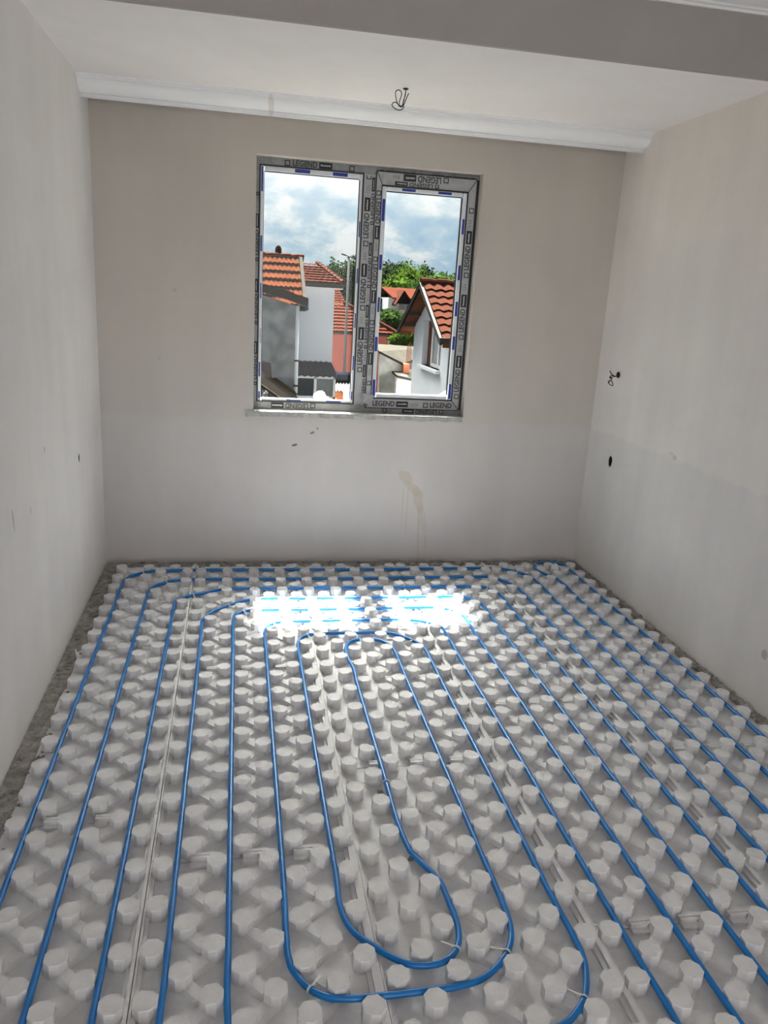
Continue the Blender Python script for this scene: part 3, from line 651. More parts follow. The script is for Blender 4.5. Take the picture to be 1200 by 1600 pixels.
# printed film: repeated run of square, name, black block, faint code
fc = bpy.data.curves.new('film_text', 'FONT'); fc.body = 'LEGEND'; fc.size = 1.0; fc.offset = 0.03; fc.resolution_u = 3
fo = bpy.data.objects.new('film_text', fc); COL.objects.link(fo)
dg = bpy.context.evaluated_depsgraph_get(); tm = bpy.data.meshes.new_from_object(fo.evaluated_get(dg))
TV = [tuple(v.co) for v in tm.vertices]; TF = [tuple(p.vertices) for p in tm.polygons]
bpy.data.objects.remove(fo)
tx0 = min(v[0] for v in TV); tx1 = max(v[0] for v in TV); ty0 = min(v[1] for v in TV); ty1 = max(v[1] for v in TV)
def film_print(parent, P0, U, V, length, band, start, th=0.55, crop_lo=0.0, order=1):
    """P0 = lower-left corner of the strip seen in reading direction; U reading direction, V up; normal U x V faces the room"""
    U, V = Vector(U), Vector(V); Nn = U.cross(V); P0 = Vector(P0) - Vector((wx, wy, wz))
    let, blk, fnt, wht = MB(), MB(), MB(), MB()
    def q(mb, a0, a1, b0, b1, lift):
        a0, a1 = max(a0, 0.0), min(a1, length); b0, b1 = max(b0, .0), min(b1, band)
        if a1 - a0 < .002 or b1 - b0 < .0015: return
        mb.add([tuple(P0 + U * a + V * b + Nn * lift) for a, b in ((a0, b0), (a1, b0), (a1, b1), (a0, b1))], [(0, 1, 2, 3)])
    hgt = band * th; b0 = (band - hgt) * .5 + crop_lo
    a = start
    while a < length:
        s = min(.030, hgt * 1.05)                                   # outlined square
        for (u0, u1, v0, v1) in ((0, s, 0, .005), (0, s, s - .005, s), (0, .005, 0, s), (s - .005, s, 0, s)): q(blk, a + u0, a + u1, b0 - .002 + v0, b0 - .002 + v1, .0007)
        a1 = a + s + .014                                           # name
        if a1 > -.002 and a1 + .140 < length + .004:
            vs = [tuple(P0 + U * (a1 + (v[0] - tx0) / (tx1 - tx0) * .138) + V * (min(max(b0 + (v[1] - ty0) / (ty1 - ty0) * hgt, 0.0), band)) + Nn * .0007) for v in TV]
            let.add(vs, TF)
        a2 = a1 + .148                                              # black block with a worn white line
        q(blk, a2, a2 + .074, b0 - .002, b0 + hgt * .98, .0007)
        rr = random.Random(int(a2 * 1000) + int(abs(P0.x) * 1e4)); t = a2 + .008
        while t < a2 + .062:
            ww = rr.uniform(.003, .007); q(wht, t, t + ww, b0 + hgt * .36, b0 + hgt * rr.uniform(.55, .66), .0011); t += ww + .0015
        a3 = a2 + .096                                              # faint code
        for k in range(3): q(fnt, a3 + k * .015, a3 + k * .015 + .010, b0 + hgt * .2, b0 + hgt * .75, .0007)
        a = a3 + .075
    for mb, nm, mt in ((let, 'film_lettering', M_inkgrey), (blk, 'film_print', M_ink), (fnt, 'film_code', M_inkfaint), (wht, 'film_line', M_inkwhite)):
        if mb.v:
            o = mb.build(nm, mt, parent)
            if nm == 'film_lettering': o['label'] = 'dark grey printed word LEGEND on the film'
X, Z = (1, 0, 0), (0, 0, 1); nX, nZ = (-1, 0, 0), (0, 0, -1)
film_print(frame, (.884, YF, 2.320), X, Z, .60, .040, .135, .80)                       # head, fixed light
film_print(frame, (2.14, YF, 2.345), nX, nZ, .58, .022, .02, 1.0)                      # head above the sash (half hidden)
film_print(frame, (1.46, YF, 1.003), nX, nZ, .56, .042, .225, .78)                     # foot, fixed light (upside down)
film_print(frame, (2.10, YF, .985), nX, nZ, .56, .028, .06, .95)                       # foot below the sash
film_print(frame, (.880, YF, 1.0), Z, nX, 1.30, .018, .10, 1.0)                        # left stile, reads upward
film_print(mull, (1.512, YF, 1.01), Z, nX, 1.30, .036, .19, .90)                       # mullion, reads upward
film_print(mull, (1.534, YF, 1.01), Z, nX, 1.30, .018, -.02, 1.0)                      # second run beside it
film_print(sash, (1.543, YS, 2.262), nZ, X, 1.21, .026, .03, 1.0)                      # hinge-side sash stile, reads downward
film_print(sash, (2.128, YS, 1.050), Z, nX, 1.20, .040, .010, .82)                     # lock-side stile, reads upward
film_print(sash, (1.585, YS, 0.994), X, Z, .50, .046, -.045, .72)                      # sash foot
film_print(sash, (2.06, YS, 2.331), nX, nZ, .46, .040, .10, .90)                       # sash head, upside down
film_print(sash, (2.06, YS, 2.289), nX, nZ, .46, .022, .155, 1.0)                      # second run of the sash head
win.location.y -= 0.016
# torn film at the foot of the mullion
def crumple(name, mat, nx, ny, sx, sy, amp, seed, parent=None, curl=0.0):
    mb = MB(); vs = []
    for i in range(nx + 1):
        for j in range(ny + 1):
            u, v = i / nx - .5, j / ny - .5
            n3 = noise.noise(Vector((u * 4 + seed, v * 4, seed * 1.7))); n4 = noise.noise(Vector((u * 11, v * 11 + seed, 3)))
            vs.append((u * sx * (1 + .15 * n4), v * sy * (1 + .2 * n3), amp * (n3 + .5 * n4) + curl * (u * u + v * v)))
    fs = [(i * (ny + 1) + j, (i + 1) * (ny + 1) + j, (i + 1) * (ny + 1) + j + 1, i * (ny + 1) + j + 1) for i in range(nx) for j in range(ny)]
    mb.add(vs, fs); o = mb.build(name, mat, parent)
    md = o.modifiers.new('thick', 'SOLIDIFY'); md.thickness = 0.0012
    return o
M_plastic = simple('crumpled white plastic', (0.72, 0.73, 0.75), 0.35, 0.25, 14.0)
M_paper = simple('torn cement paper', (0.60, 0.58, 0.54), 0.8, 0.3, 20.0)
M_rag = simple('dark rag', (0.05, 0.05, 0.05), 0.9, 0.3, 20.0)
M_orange = simple('orange scrap', (0.50, 0.18, 0.06), 0.7, 0.3, 20.0)
M_peach = simple('peach scrap', (0.62, 0.40, 0.26), 0.7, 0.3, 20.0)
t1 = crumple('torn_film', M_film, 8, 6, .075, .06, .010, 2.2, win); t1.location = (1.545 - wx, YS - .020 - wy, 1.045 - wz); t1.rotation_euler = (1.35, .25, .2)
# outer stone sill and the rough ledge inside
sl = MB().box(FX0, FX1, .165, .36, .955, .992).build('sill', simple('outer stone sill', (0.55, 0.54, 0.52), .8, .2, 12), wall_back); sl['label'] = 'pale outer window sill'
lg = MB(); vs = []; nx = 70
for i in range(nx + 1):
    x = .815 + (2.142 - .815) * i / nx
    lip = .010 + .008 * noise.noise(Vector((x * 14, 0, 2))) + .005 * noise.noise(Vector((x * 50, 1, 2)))
    inside = FX0 + .003 < x < FX1 - .003
    vs += [(x, -.004 - max(0, lip) * .5, .955 - .018 - max(0, lip)), (x, -.006 - max(0, lip) * .4, .957), (x, .099 if inside else -.001, .9585 if inside else .957)]
fs = [(i * 3 + j, (i + 1) * 3 + j, (i + 1) * 3 + j + 1, i * 3 + j + 1) for i in range(nx) for j in range(2)]
lg.add(vs, fs); o = lg.build('sill_mortar', M_cement, wall_back); o['label'] = 'rough grey cement ledge under the window'
md = o.modifiers.new('thick', 'SOLIDIFY'); md.thickness = .004; md.offset = -1
# rubbish lying on the outer sill
def litter(name, mat, sx, sy, amp, seed, px, py, Y, z, rot, label, cat):
    o = crumple(name, mat, 12, 9, sx, sy, amp, seed); p = at(px, py, Y); o.location = (p.x, Y, z); o.rotation_euler = rot; tag(o, label, cat); return o
mb = MB(); k = 14; vs = []; 
for i in range(9):
    for j in range(k):
        th = math.pi * i / 8; ph = 2 * math.pi * j / k; d = Vector((math.sin(th) * math.cos(ph), math.sin(th) * math.sin(ph), math.cos(th)))
        r = 1 + .38 * noise.noise(d * 2.3 + Vector((4, 1, 2))) + .2 * noise.noise(d * 6)
        vs.append((d.x * .038 * r, d.y * .03 * r, d.z * .033 * r + .03))
mb.add(vs, [(i * k + j, i * k + (j + 1) % k, (i + 1) * k + (j + 1) % k, (i + 1) * k + j) for i in range(8) for j in range(k)])
pb = mb.build('plastic_bag', M_plastic); p = at(500, 610, .23); pb.location = (p.x, .23, .994); tag(pb, 'crumpled white plastic bag on the outer sill behind the fixed pane', 'plastic bag')
litter('paper_scrap', M_peach, .05, .04, .012, 5.0, 514, 613, .22, 1.010, (.3, .2, .4), 'peach coloured scrap beside the crumpled white bag', 'scrap')
litter('paper_scrap', M_orange, .05, .04, .008, 7.0, 523, 617, .20, 1.005, (.2, .0, .4), 'orange scrap on the sill beside the peach scrap', 'scrap')
litter('plastic_sheet', M_plastic, .14, .05, .008, 9.0, 478, 616, .22, 1.004, (0, 0, .1), 'flat white plastic scrap lying on the sill beside the bag', 'plastic scrap')
litter('plastic_sheet', M_plastic, .08, .11, .014, 11.0, 545, 605, .215, 1.035, (1.0, .3, .5), 'white plastic flap hanging at the foot of the mullion', 'plastic scrap')
litter('cement_paper', M_paper, .20, .09, .012, 13.0, 625, 611, .23, 1.045, (.1, 0, 0), 'torn pale paper on the sill behind the opening sash', 'paper')
litter('cement_paper', M_paper, .18, .09, .014, 15.0, 668, 612, .23, 1.047, (-.05, .05, .2), 'torn greyish paper in the middle of the sash sill', 'paper')
litter('cement_paper', M_plastic, .12, .10, .012, 17.0, 697, 603, .22, 1.06, (.2, -.45, .2), 'white torn sheet propped in the sash corner', 'paper')
litter('rag', M_rag, .08, .06, .018, 19.0, 704, 608, .205, 1.035, (.8, -.3, .2), 'black rag under the propped torn sheet', 'rag')
litter('rag', M_rag, .035, .05, .012, 21.0, 414, 604, .20, 1.03, (1.0, .2, .2), 'small dark rag at the corner of the fixed pane', 'rag')

# ================================================================== WIRES
def smooth(pts, step=.006):
    p = [Vector(q) for q in pts]; p = [p[0] * 2 - p[1]] + p + [p[-1] * 2 - p[-2]]; out = []
    for i in range(1, len(p) - 2):
        n = max(2, int((p[i + 1] - p[i]).length / step))
        for k in range(n):
            t = k / n; a, b, c, d = p[i - 1], p[i], p[i + 1], p[i + 2]
            out.append(.5 * ((2 * b) + (c - a) * t + (2 * a - 5 * b + 4 * c - d) * t * t + (3 * b - a - 3 * c + d) * t ** 3))
    out.append(p[-2]); return out
HKY = -0.671
def ck(x, y, dy=0.0):   # ceiling wire traced in its own plane: crop (580,120) scale 10
    p = at(580 + x / 10, 120 + y / 10, HKY + dy); return Vector((p.x, HKY + dy, min(p.z, H)))
root = empty('ceiling_wire', (1.535, HKY, H)); tag(root, 'black wire hanging in loops from the ceiling near the window', 'wire')
def rel(pts, r): return [Vector(p) - Vector(r) for p in pts]
loc = Vector((1.535, HKY, H))
MB().tube(rel(smooth([ck(545, 175), ck(540, 230, .004), ck(530, 300, .004), ck(505, 370), ck(490, 440, -.004), ck(455, 470, -.006), ck(425, 440), ck(398, 380, .004), ck(380, 290), ck(385, 225), ck(430, 205), ck(470, 235), ck(470, 300, -.004), ck(445, 370, -.006), ck(440, 430, -.006), ck(470, 465), ck(500, 440)]), loc), .0022, 8).build('wire', M_black, root, True)
MB().tube(rel(smooth([ck(548, 175, .006), ck(535, 260, .01), ck(515, 350, .01), ck(500, 420), ck(505, 480, -.006), ck(470, 515, -.01), ck(405, 515, -.01), ck(340, 470, -.004), ck(325, 430), ck(360, 395, .004), ck(400, 410, .006), ck(440, 460, .006), ck(480, 470), ck(515, 425), ck(535, 370), ck(565, 300), ck(588, 258)]), loc), .0022, 8).build('wire', M_black, root, True)
MB().lathe([(.010, -.0005), (.014, -.002), (.009, -.006)], 12).build('ceiling_hole_rim', M_dark, root)
root = empty('wall_wire', (W, -0.285, 1.282)); tag(root, 'dark twisted wires sticking out of the wired wall above the round hole', 'wire')
loc = Vector((W, -.285, 1.282))
def rk(x, y, dx): # crop (900,560) scale 6.667
    d = M3 @ Vector(((900 + x / 6.667 - 600) / F_PX, 1, -(560 + y / 6.667 - 800) / F_PX)); q = CAM + d * ((W - dx - CAM.x) / d.x); return q
MB().tube(rel(smooth([rk(450, 178, .0), rk(425, 187, .015), rk(395, 182, .05), rk(360, 150, .075), rk(353, 128, .08)]), loc), .0028, 6).build('wire', M_black, root, True)
MB().tube(rel(smooth([rk(448, 182, .0), rk(420, 190, .02), rk(385, 188, .06), rk(365, 175, .07), rk(350, 205, .075), rk(380, 205, .07), rk(352, 190, .075), rk(372, 220, .07), rk(335, 240, .075), rk(350, 270, .075), rk(383, 285, .07), rk(378, 250, .07), rk(355, 225, .075), rk(345, 255, .08)]), loc), .0026, 6).build('wire', M_black, root, True)
stub = MB().lathe([(.016, 0), (.020, .004), (.015, .010)], 10).build('wall_outlet_stub', M_dark, root)
stub.rotation_euler = (0, -math.pi / 2, 0)

# ================================================================== OUTSIDE
M_ground = simple('dry ground', (0.0231, 0.0217, 0.0152), 0.95, 0.4, 0.3, col2=(0.0129, 0.0175, 0.0064), spec=0.0)
M_tileA = simple('orange clay tiles', (0.0553, 0.0184, 0.0088), 0.8, 0.3, 5.0, col2=(0.0392, 0.0120, 0.0055), spec=0.0)
M_tileB = simple('red clay tiles', (0.0485, 0.0157, 0.0101), 0.8, 0.3, 4.0, col2=(0.0346, 0.0101, 0.0070), spec=0.0)
M_tileC = simple('faded clay tiles', (0.0485, 0.0194, 0.0138), 0.8, 0.3, 6.0, col2=(0.0369, 0.0129, 0.0088), spec=0.0)
M_white = simple('white rendered wall', (0.66, 0.67, 0.72), 0.9, 0.06, 1.5, spec=0.05)
M_greywall = simple('weathered grey render', (0.34, 0.34, 0.35), 0.95, 0.5, 3.2, 0.5, 20, detail=9.0, col2=(0.12, 0.12, 0.125), spec=0.05)
M_red = simple('salmon red wall', (0.42, 0.12, 0.095), 0.9, 0.12, 1.0, spec=0.05)
M_darkwood = simple('dark weathered wood', (0.012, 0.010, 0.009), 0.9, 0.4, 10.0, spec=0.0)
M_brown = simple('reddish brown timber', (0.16, 0.055, 0.03), 0.8, 0.35, 6.0, spec=0.05)
M_trimgrey = simple('grey barge board', (0.0457, 0.0449, 0.0421), 0.7, 0.2, 8.0, spec=0.05)
M_upvc = simple('white window frame', (0.80, 0.80, 0.82), 0.4, 0.04, 8.0, spec=0.05)
M_pane_dark = simple('dark window pane', (0.045, 0.045, 0.05), 0.15, 0.3, 2.0, spec=0.5)
M_pane_grey = simple('grey window pane', (0.20, 0.20, 0.20), 0.2, 0.3, 1.2, spec=0.5)
M_navy = simple('dark navy sheet', (0.004, 0.005, 0.009), 0.8, 0.2, 5.0, spec=0.0)
M_leanto = simple('brown sheet roof', (0.0566, 0.0478, 0.0407), 0.9, 0.35, 7.0, spec=0.0)
M_foamy = simple('yellow expanding foam', (0.0665, 0.0451, 0.0173), 0.8, 0.35, 12.0)
M_ochre = simple('pale concrete', (0.0375, 0.0347, 0.0300), 0.95, 0.25, 4.0, spec=0.0)
M_conc2 = simple('stained concrete wall', (0.40, 0.39, 0.36), 0.95, 0.5, 2.5, 0.4, 12, detail=8.0, spec=0.05)
M_brick = simple('brick', (0.40, 0.13, 0.06), 0.9, 0.35, 10.0)
M_post = simple('galvanised post', (0.0936, 0.1023, 0.1023), 0.5, 0.1, 3.0, spec=0.05)
M_leafD = simple('dark foliage', (0.0119, 0.0209, 0.0080), 0.9, 0.5, 0.8, col2=(0.0060, 0.0119, 0.0050), spec=0.0)
M_leafM = simple('mid green foliage', (0.0198, 0.0378, 0.0090), 0.9, 0.4, 0.8, col2=(0.0100, 0.0198, 0.0060), spec=0.0)
M_leafL = simple('bright green foliage', (0.0327, 0.0583, 0.0086), 0.9, 0.4, 0.8, col2=(0.0187, 0.0373, 0.0047), spec=0.0)
M_bark = simple('bark', (0.10, 0.075, 0.05), 0.95, 0.3, 6.0)
M_car = simple('white car paint', (0.75, 0.77, 0.80), 0.3, 0.03, 3.0, spec=0.5)
M_carb = simple('blue car paint', (0.06, 0.11, 0.22), 0.3, 0.05, 3.0, spec=0.5)
GZ = -4.2
gr = MB().box(-120, 160, 0.4, 320, GZ - .3, GZ).build('ground', M_ground); struct(gr, 'dry ground between the houses outside', 'ground')

def course(mb, p, along, upslope, width, expo, wave, amp, lift=.03, seg=6):
    """one row of wavy tiles; p lower-left corner, along = unit vector, upslope = unit vector"""
    A, U = Vector(along), Vector(upslope); N = A.cross(U).normalized(); n = max(2, int(width / wave * seg)); vs = []
    for i in range(n + 1):
        s = width * i / n; h = amp * (0.5 + 0.5 * math.cos(2 * math.pi * s / wave)); b = Vector(p) + A * s
        vs += [tuple(b + N * (h + lift - .02)), tuple(b + N * (h + lift)), tuple(b + U * (expo * 1.12) + N * h)]
    fs = [(i * 3 + j, (i + 1) * 3 + j, (i + 1) * 3 + j + 1, i * 3 + j + 1) for i in range(n) for j in range(2)]
    mb.add(vs, fs)
def tiled_slope(parent, mat, eaveL, eaveR, ridgeL, ridgeR, rows, wave, amp, lift=.03, seg=6):
    eL, eR, rL, rR = Vector(eaveL), Vector(eaveR), Vector(ridgeL), Vector(ridgeR)
    for i in range(rows):
        t = i / rows; a = eL.lerp(rL, t); b = eR.lerp(rR, t); wd = (b - a).length
        if wd < .12: continue
        al = (b - a).normalized(); upv = (rL - eL) / rows; upv = upv - al * upv.dot(al)
        mb = MB(); course(mb, a, al, upv.normalized(), wd, upv.length, wave, amp, lift, seg); mb.build('tile_course', mat, parent)

# --- orange roofed house
h = empty('house', (0.6, 17.6, GZ)); tag(h, 'low house with an orange wavy tiled roof and a round-topped chimney', 'house', 'houses outside')
ho = Vector(h.location)
def R_(p): return tuple(Vector(p) - ho)
MB().box(-2.0 - ho.x, 2.36 - ho.x, 16.6 - ho.y, 18.8 - ho.y, 0, 1.25 - GZ).build('wall', M_white, h)
EZ, RZ = 1.20, 2.45
deck = MB().hexa([R_((-2.2, 16.25, EZ - .10)), R_((2.50, 16.25, EZ - .10)), R_((2.50, 18.35, RZ - .10)), R_((-2.2, 18.35, RZ - .10))], [R_((-2.2, 16.25, EZ - .01)), R_((2.50, 16.25, EZ - .01)), R_((2.50, 18.35, RZ - .01)), R_((-2.2, 18.35, RZ - .01))])
deck.hexa([R_((-2.2, 18.35, RZ - .10)), R_((2.50, 18.35, RZ - .10)), R_((2.50, 18.83, RZ - .40)), R_((-2.2, 18.83, RZ - .40))], [R_((-2.2, 18.35, RZ - .01)), R_((2.50, 18.35, RZ - .01)), R_((2.50, 18.83, RZ - .31)), R_((-2.2, 18.83, RZ - .31))])
deck.build('roof_deck', M_darkwood, h)
tiled_slope(h, M_tileA, R_((-1.0, 16.2, EZ)), R_((2.42, 16.2, EZ)), R_((-1.0, 18.35, RZ)), R_((2.42, 18.35, RZ)), 6, .125, .035, .075)
MB().beam(R_((2.47, 16.2, EZ + .05)), R_((2.47, 18.35, RZ + .05)), .09, .10).build('verge', M_ochre, h)
rg = MB()
for i in range(10):
    x0 = -1.0 + i * .355; rg.tube([R_((x0, 18.36, RZ + .03)), R_((x0 + .18, 18.36, RZ + .045)), R_((x0 + .37, 18.36, RZ + .035))], [.075, .085, .10], 8)
rg.build('ridge_tiles', M_tileC, h)
MB().lathe([(.085, 0), (.085, .26), (.092, .28), (.088, .36), (.06, .43), (.02, .46)], 14, R_((1.86, 18.5, RZ - .12))).build('chimney', simple('sooty brick chimney', (.040, .030, .026), .9, .4, 9, spec=0.0), h)
MB().hexa([R_((-.4, 18.42, RZ - .05)), R_((1.75, 18.42, RZ - .05)), R_((1.6, 18.82, RZ + .04)), R_((-.4, 18.82, RZ + .04))], [R_((-.4, 18.42, RZ + .02)), R_((1.75, 18.42, RZ + .02)), R_((1.6, 18.82, RZ + .16)), R_((-.4, 18.82, RZ + .16))]).build('back_roof', M_tileC, h)

# --- weathered grey shed in front of it
h = empty('shed', (0.5, 15.0, GZ)); tag(h, 'weathered grey rendered shed with a sagging black roof edge', 'shed'); ho = Vector(h.location)
MB().prism([(a - ho.x, b - ho.z) for a, b in ((-1.5, GZ), (2.08, GZ), (2.08, 1.27), (-1.5, 2.2))], 'y', 14.0 - ho.y, 16.1 - ho.y).build('wall', M_greywall, h)
sl_ = lambda x, d: 1.48 + d - .245 * (x - 2.32)
mb = MB(); n = 12
for i in range(n):
    xa, xb = -1.6 + (2.34 + 1.6) * i / n, -1.6 + (2.34 + 1.6) * (i + 1) / n; s = .012 * math.sin(i * 2.1)
    mb.hexa([R_((xa, 13.78, sl_(xa, -.19 + s))), R_((xb, 13.78, sl_(xb, -.19 + s))), R_((xb, 16.15, sl_(xb, -.19))), R_((xa, 16.15, sl_(xa, -.19)))], [R_((xa, 13.78, sl_(xa, s))), R_((xb, 13.78, sl_(xb, s))), R_((xb, 16.15, sl_(xb, 0))), R_((xa, 16.15, sl_(xa, 0)))])
mb.build('roof', M_darkwood, h)
MB().tube([R_((2.115, 13.93, 1.28)), R_((2.115, 13.93, -.5)), R_((2.12, 13.93, GZ + .1))], .042, 10).build('downpipe', M_upvc, h, True)
MB().box(2.06 - ho.x, 2.17 - ho.x, 13.88 - ho.y, 13.99 - ho.y, .02 - GZ, .06 - GZ).box(2.06 - ho.x, 2.17 - ho.x, 13.88 - ho.y, 13.99 - ho.y, -.56 - GZ, -.52 - GZ).build('pipe_bracket', M_trimgrey, h)
MB().beam(R_((2.30, 13.7, 1.23)), R_((2.30, 16.2, 1.23)), .08, .07).build('gutter', M_trimgrey, h)
MB().hexa([R_((1.0, 13.75, -.22)), R_((1.55, 13.75, -.40)), R_((1.55, 13.99, -.40)), R_((1.0, 13.99, -.22))], [R_((1.0, 13.75, .08)), R_((1.52, 13.75, -.05)), R_((1.52, 13.99, -.05)), R_((1.0, 13.99, .08))]).build('flashing', simple('maroon flashing', (.07, .018, .02), .7, .2, 6), h)
# --- brown lean-to roof at its foot
h = empty('lean_to', (1.2, 12.6, GZ)); tag(h, 'brown ribbed lean-to roof with yellow foam along the shed wall', 'lean-to'); ho = Vector(h.location)
zf = lambda x: -.27 - .66 * (x - 1.35)
MB().box(.3 - ho.x, 1.95 - ho.x, 11.3 - ho.y, 13.9 - ho.y, 0, -.95 - GZ).build('wall', M_conc2, h)
MB().hexa([R_((.2, 11.0, zf(.2) - .06)), R_((2.12, 11.0, zf(2.12) - .06)), R_((2.12, 13.98, zf(2.12) - .06)), R_((.2, 13.98, zf(.2) - .06))], [R_((.2, 11.0, zf(.2))), R_((2.12, 11.0, zf(2.12))), R_((2.12, 13.98, zf(2.12))), R_((.2, 13.98, zf(.2)))]).build('roof_sheet', M_leanto, h)
for i in range(16):
    y = 11.1 + i * .19; MB().tube([R_((.2, y, zf(.2) + .005)), R_((2.12, y, zf(2.12) + .005))], .028, 6).build('rib', M_leanto, h)
pts = [R_((1.60 + .52 * t, 13.93 - .02 * math.sin(t * 17), zf(1.60 + .52 * t) + .03)) for t in [i / 14 for i in range(15)]]
MB().tube(pts, [.045 + .03 * abs(noise.noise(Vector((i * .7, 0, 0)))) + .02 * i / 14 for i in range(15)], 8).build('foam_bead', M_foamy, h, True)

# --- white house with the hipped roof, porch and black canopy
h = empty('house', (1.3, 21.5, GZ)); tag(h, 'tall white house with a red hipped roof above a glazed porch', 'house', 'houses outside'); ho = Vector(h.location)
MB().box(-1.2 - ho.x, 3.56 - ho.x, 19.2 - ho.y, 24 - ho.y, 0, 1.74 - GZ).build('wall', M_white, h)
ex0, ex1, ey0, ey1, ez, rz = -1.5, 3.77, 18.9, 24.3, 1.84, 2.44
MB().box(ex0 - ho.x, ex1 - ho.x, ey0 - ho.y, ey1 - ho.y, 1.70 - GZ, 1.74 - GZ).build('soffit', M_upvc, h)
g = MB(); g.box(ex0 - ho.x, ex1 - ho.x, ey0 - .05 - ho.y, ey0 + .03 - ho.y, 1.73 - GZ, 1.85 - GZ).box(ex1 - .08 - ho.x, ex1 - ho.x, ey0 - ho.y, ey1 - ho.y, 1.73 - GZ, 1.85 - GZ); g.build('gutter', M_trimgrey, h)
hd = 0.52
P_ = lambda x, y, z: R_((x, y, z))
rt = MB().add([P_(ex0, ey0, ez - .07), P_(ex1, ey0, ez - .07), P_(ex1, ey1, ez - .07), P_(ex0, ey1, ez - .07), P_(ex0 + hd, 21.6, rz - .08), P_(ex1 - hd, 21.6, rz - .08)], [(0, 1, 5, 4), (1, 2, 5), (2, 3, 4, 5), (3, 0, 4), (3, 2, 1, 0)]); rt.build('roof_deck', M_tileB, h)
tiled_slope(h, M_tileB, P_(ex0, ey0, ez), P_(ex1, ey0, ez), P_(ex0 + hd, 21.6, rz), P_(ex1 - hd, 21.6, rz), 8, .17, .016, .055)
tiled_slope(h, M_tileB, P_(ex1, ey0, ez), P_(ex1, ey1, ez), P_(ex1 - hd, 21.59, rz), P_(ex1 - hd, 21.61, rz), 8, .17, .016, .055)
hp = MB(); a = Vector(P_(ex1, ey0, ez + .05)); b = Vector(P_(ex1 - hd, 21.6, rz + .05))
for i in range(9): hp.tube([a.lerp(b, i / 9), a.lerp(b, (i + 1.05) / 9)], [.085, .065], 7)
hp.build('hip_tiles', M_tileC, h)
cn = MB(); vs = []; n = 42
for i in range(n + 1):
    x = 2.40 + (3.52 - 2.40) * i / n; x2 = 2.40 + (3.66 - 2.40) * i / n; hh = .028 * (1 if (i % 6) in (0, 1, 2) else 0)
    vs += [P_(x, 19.18, -.43 + hh), P_(x2, 18.45, -.78 + hh)]
cn.add(vs, [(2 * i, 2 * i + 2, 2 * i + 3, 2 * i + 1) for i in range(n)]); o = cn.build('canopy', M_navy, h); md = o.modifiers.new('t', 'SOLIDIFY'); md.thickness = .025
porch = MB()
for (x0, x1, z0, z1) in ((2.40, 3.62, -.86, -.79), (2.40, 3.62, -1.46, -1.38), (2.40, 2.47, -1.46, -.79), (2.98, 3.06, -1.46, -.79), (3.55, 3.62, -1.46, -.79)): porch.box(x0 - ho.x, x1 - ho.x, 18.55 - ho.y, 18.62 - ho.y, z0 - GZ, z1 - GZ)
porch.box(2.40 - ho.x, 3.62 - ho.x, 18.55 - ho.y, 18.65 - ho.y, 0, -1.46 - GZ).box(3.56 - ho.x, 3.62 - ho.x, 18.62 - ho.y, 19.2 - ho.y, 0, -.82 - GZ); porch.build('porch_frame', M_upvc, h)
o = MB().box(2.47 - ho.x, 2.98 - ho.x, 18.58 - ho.y, 18.59 - ho.y, -1.38 - GZ, -.86 - GZ).build('pane', M_pane_dark, h); o['label'] = 'dark porch pane'
o = MB().box(3.06 - ho.x, 3.55 - ho.x, 18.58 - ho.y, 18.59 - ho.y, -1.38 - GZ, -.86 - GZ).build('pane', M_pane_grey, h); o['label'] = 'grey porch pane'

# --- salmon red house
h = empty('house', (6.2, 34, GZ)); tag(h, 'salmon red house with a low orange hipped roof behind the lamp post', 'house', 'houses outside'); ho = Vector(h.location)
MB().box(3.6 - ho.x, 7.67 - ho.x, 32 - ho.y, 36.2 - ho.y, 0, -.17 - GZ).build('wall', M_red, h)
ex0, ex1, ey0, ey1, ez, rz, hd = 3.2, 8.08, 31.6, 36.6, -.14, 1.08, 2.3
MB().add([P_(ex0, ey0, ez - .09), P_(ex1, ey0, ez - .09), P_(ex1, ey1, ez - .09), P_(ex0, ey1, ez - .09), P_(ex0 + hd, 34.1, rz - .10), P_(ex1 - hd, 34.1, rz - .10)], [(0, 1, 5, 4), (1, 2, 5), (2, 3, 4, 5), (3, 0, 4), (3, 2, 1, 0)]).build('roof_deck', M_tileB, h)
tiled_slope(h, M_tileB, P_(ex0, ey0, ez), P_(ex1, ey0, ez), P_(ex0 + hd, 34.1, rz), P_(ex1 - hd, 34.1, rz), 9, .22, .018, .06, 4)
tiled_slope(h, M_tileB, P_(ex1, ey0, ez), P_(ex1, ey1, ez), P_(ex1 - hd, 34.09, rz), P_(ex1 - hd, 34.11, rz), 9, .22, .018, .06, 4)
MB().tube([P_(ex1, ey0, ez + .06), P_(ex1 - hd, 34.1, rz + .06)], .09, 7).build('hip_tiles', M_tileC, h)
MB().box(ex0 - ho.x, ex1 - ho.x, ey0 - ho.y, ey0 + .06 - ho.y, ez - .10 - GZ, ez - GZ).build('gutter', M_trimgrey, h)
MB().box(4.6 - ho.x, 6.4 - ho.x, 31.98 - ho.y, 32.0 - ho.y, 0, -2.28 - GZ).build('plinth', M_darkwood, h)
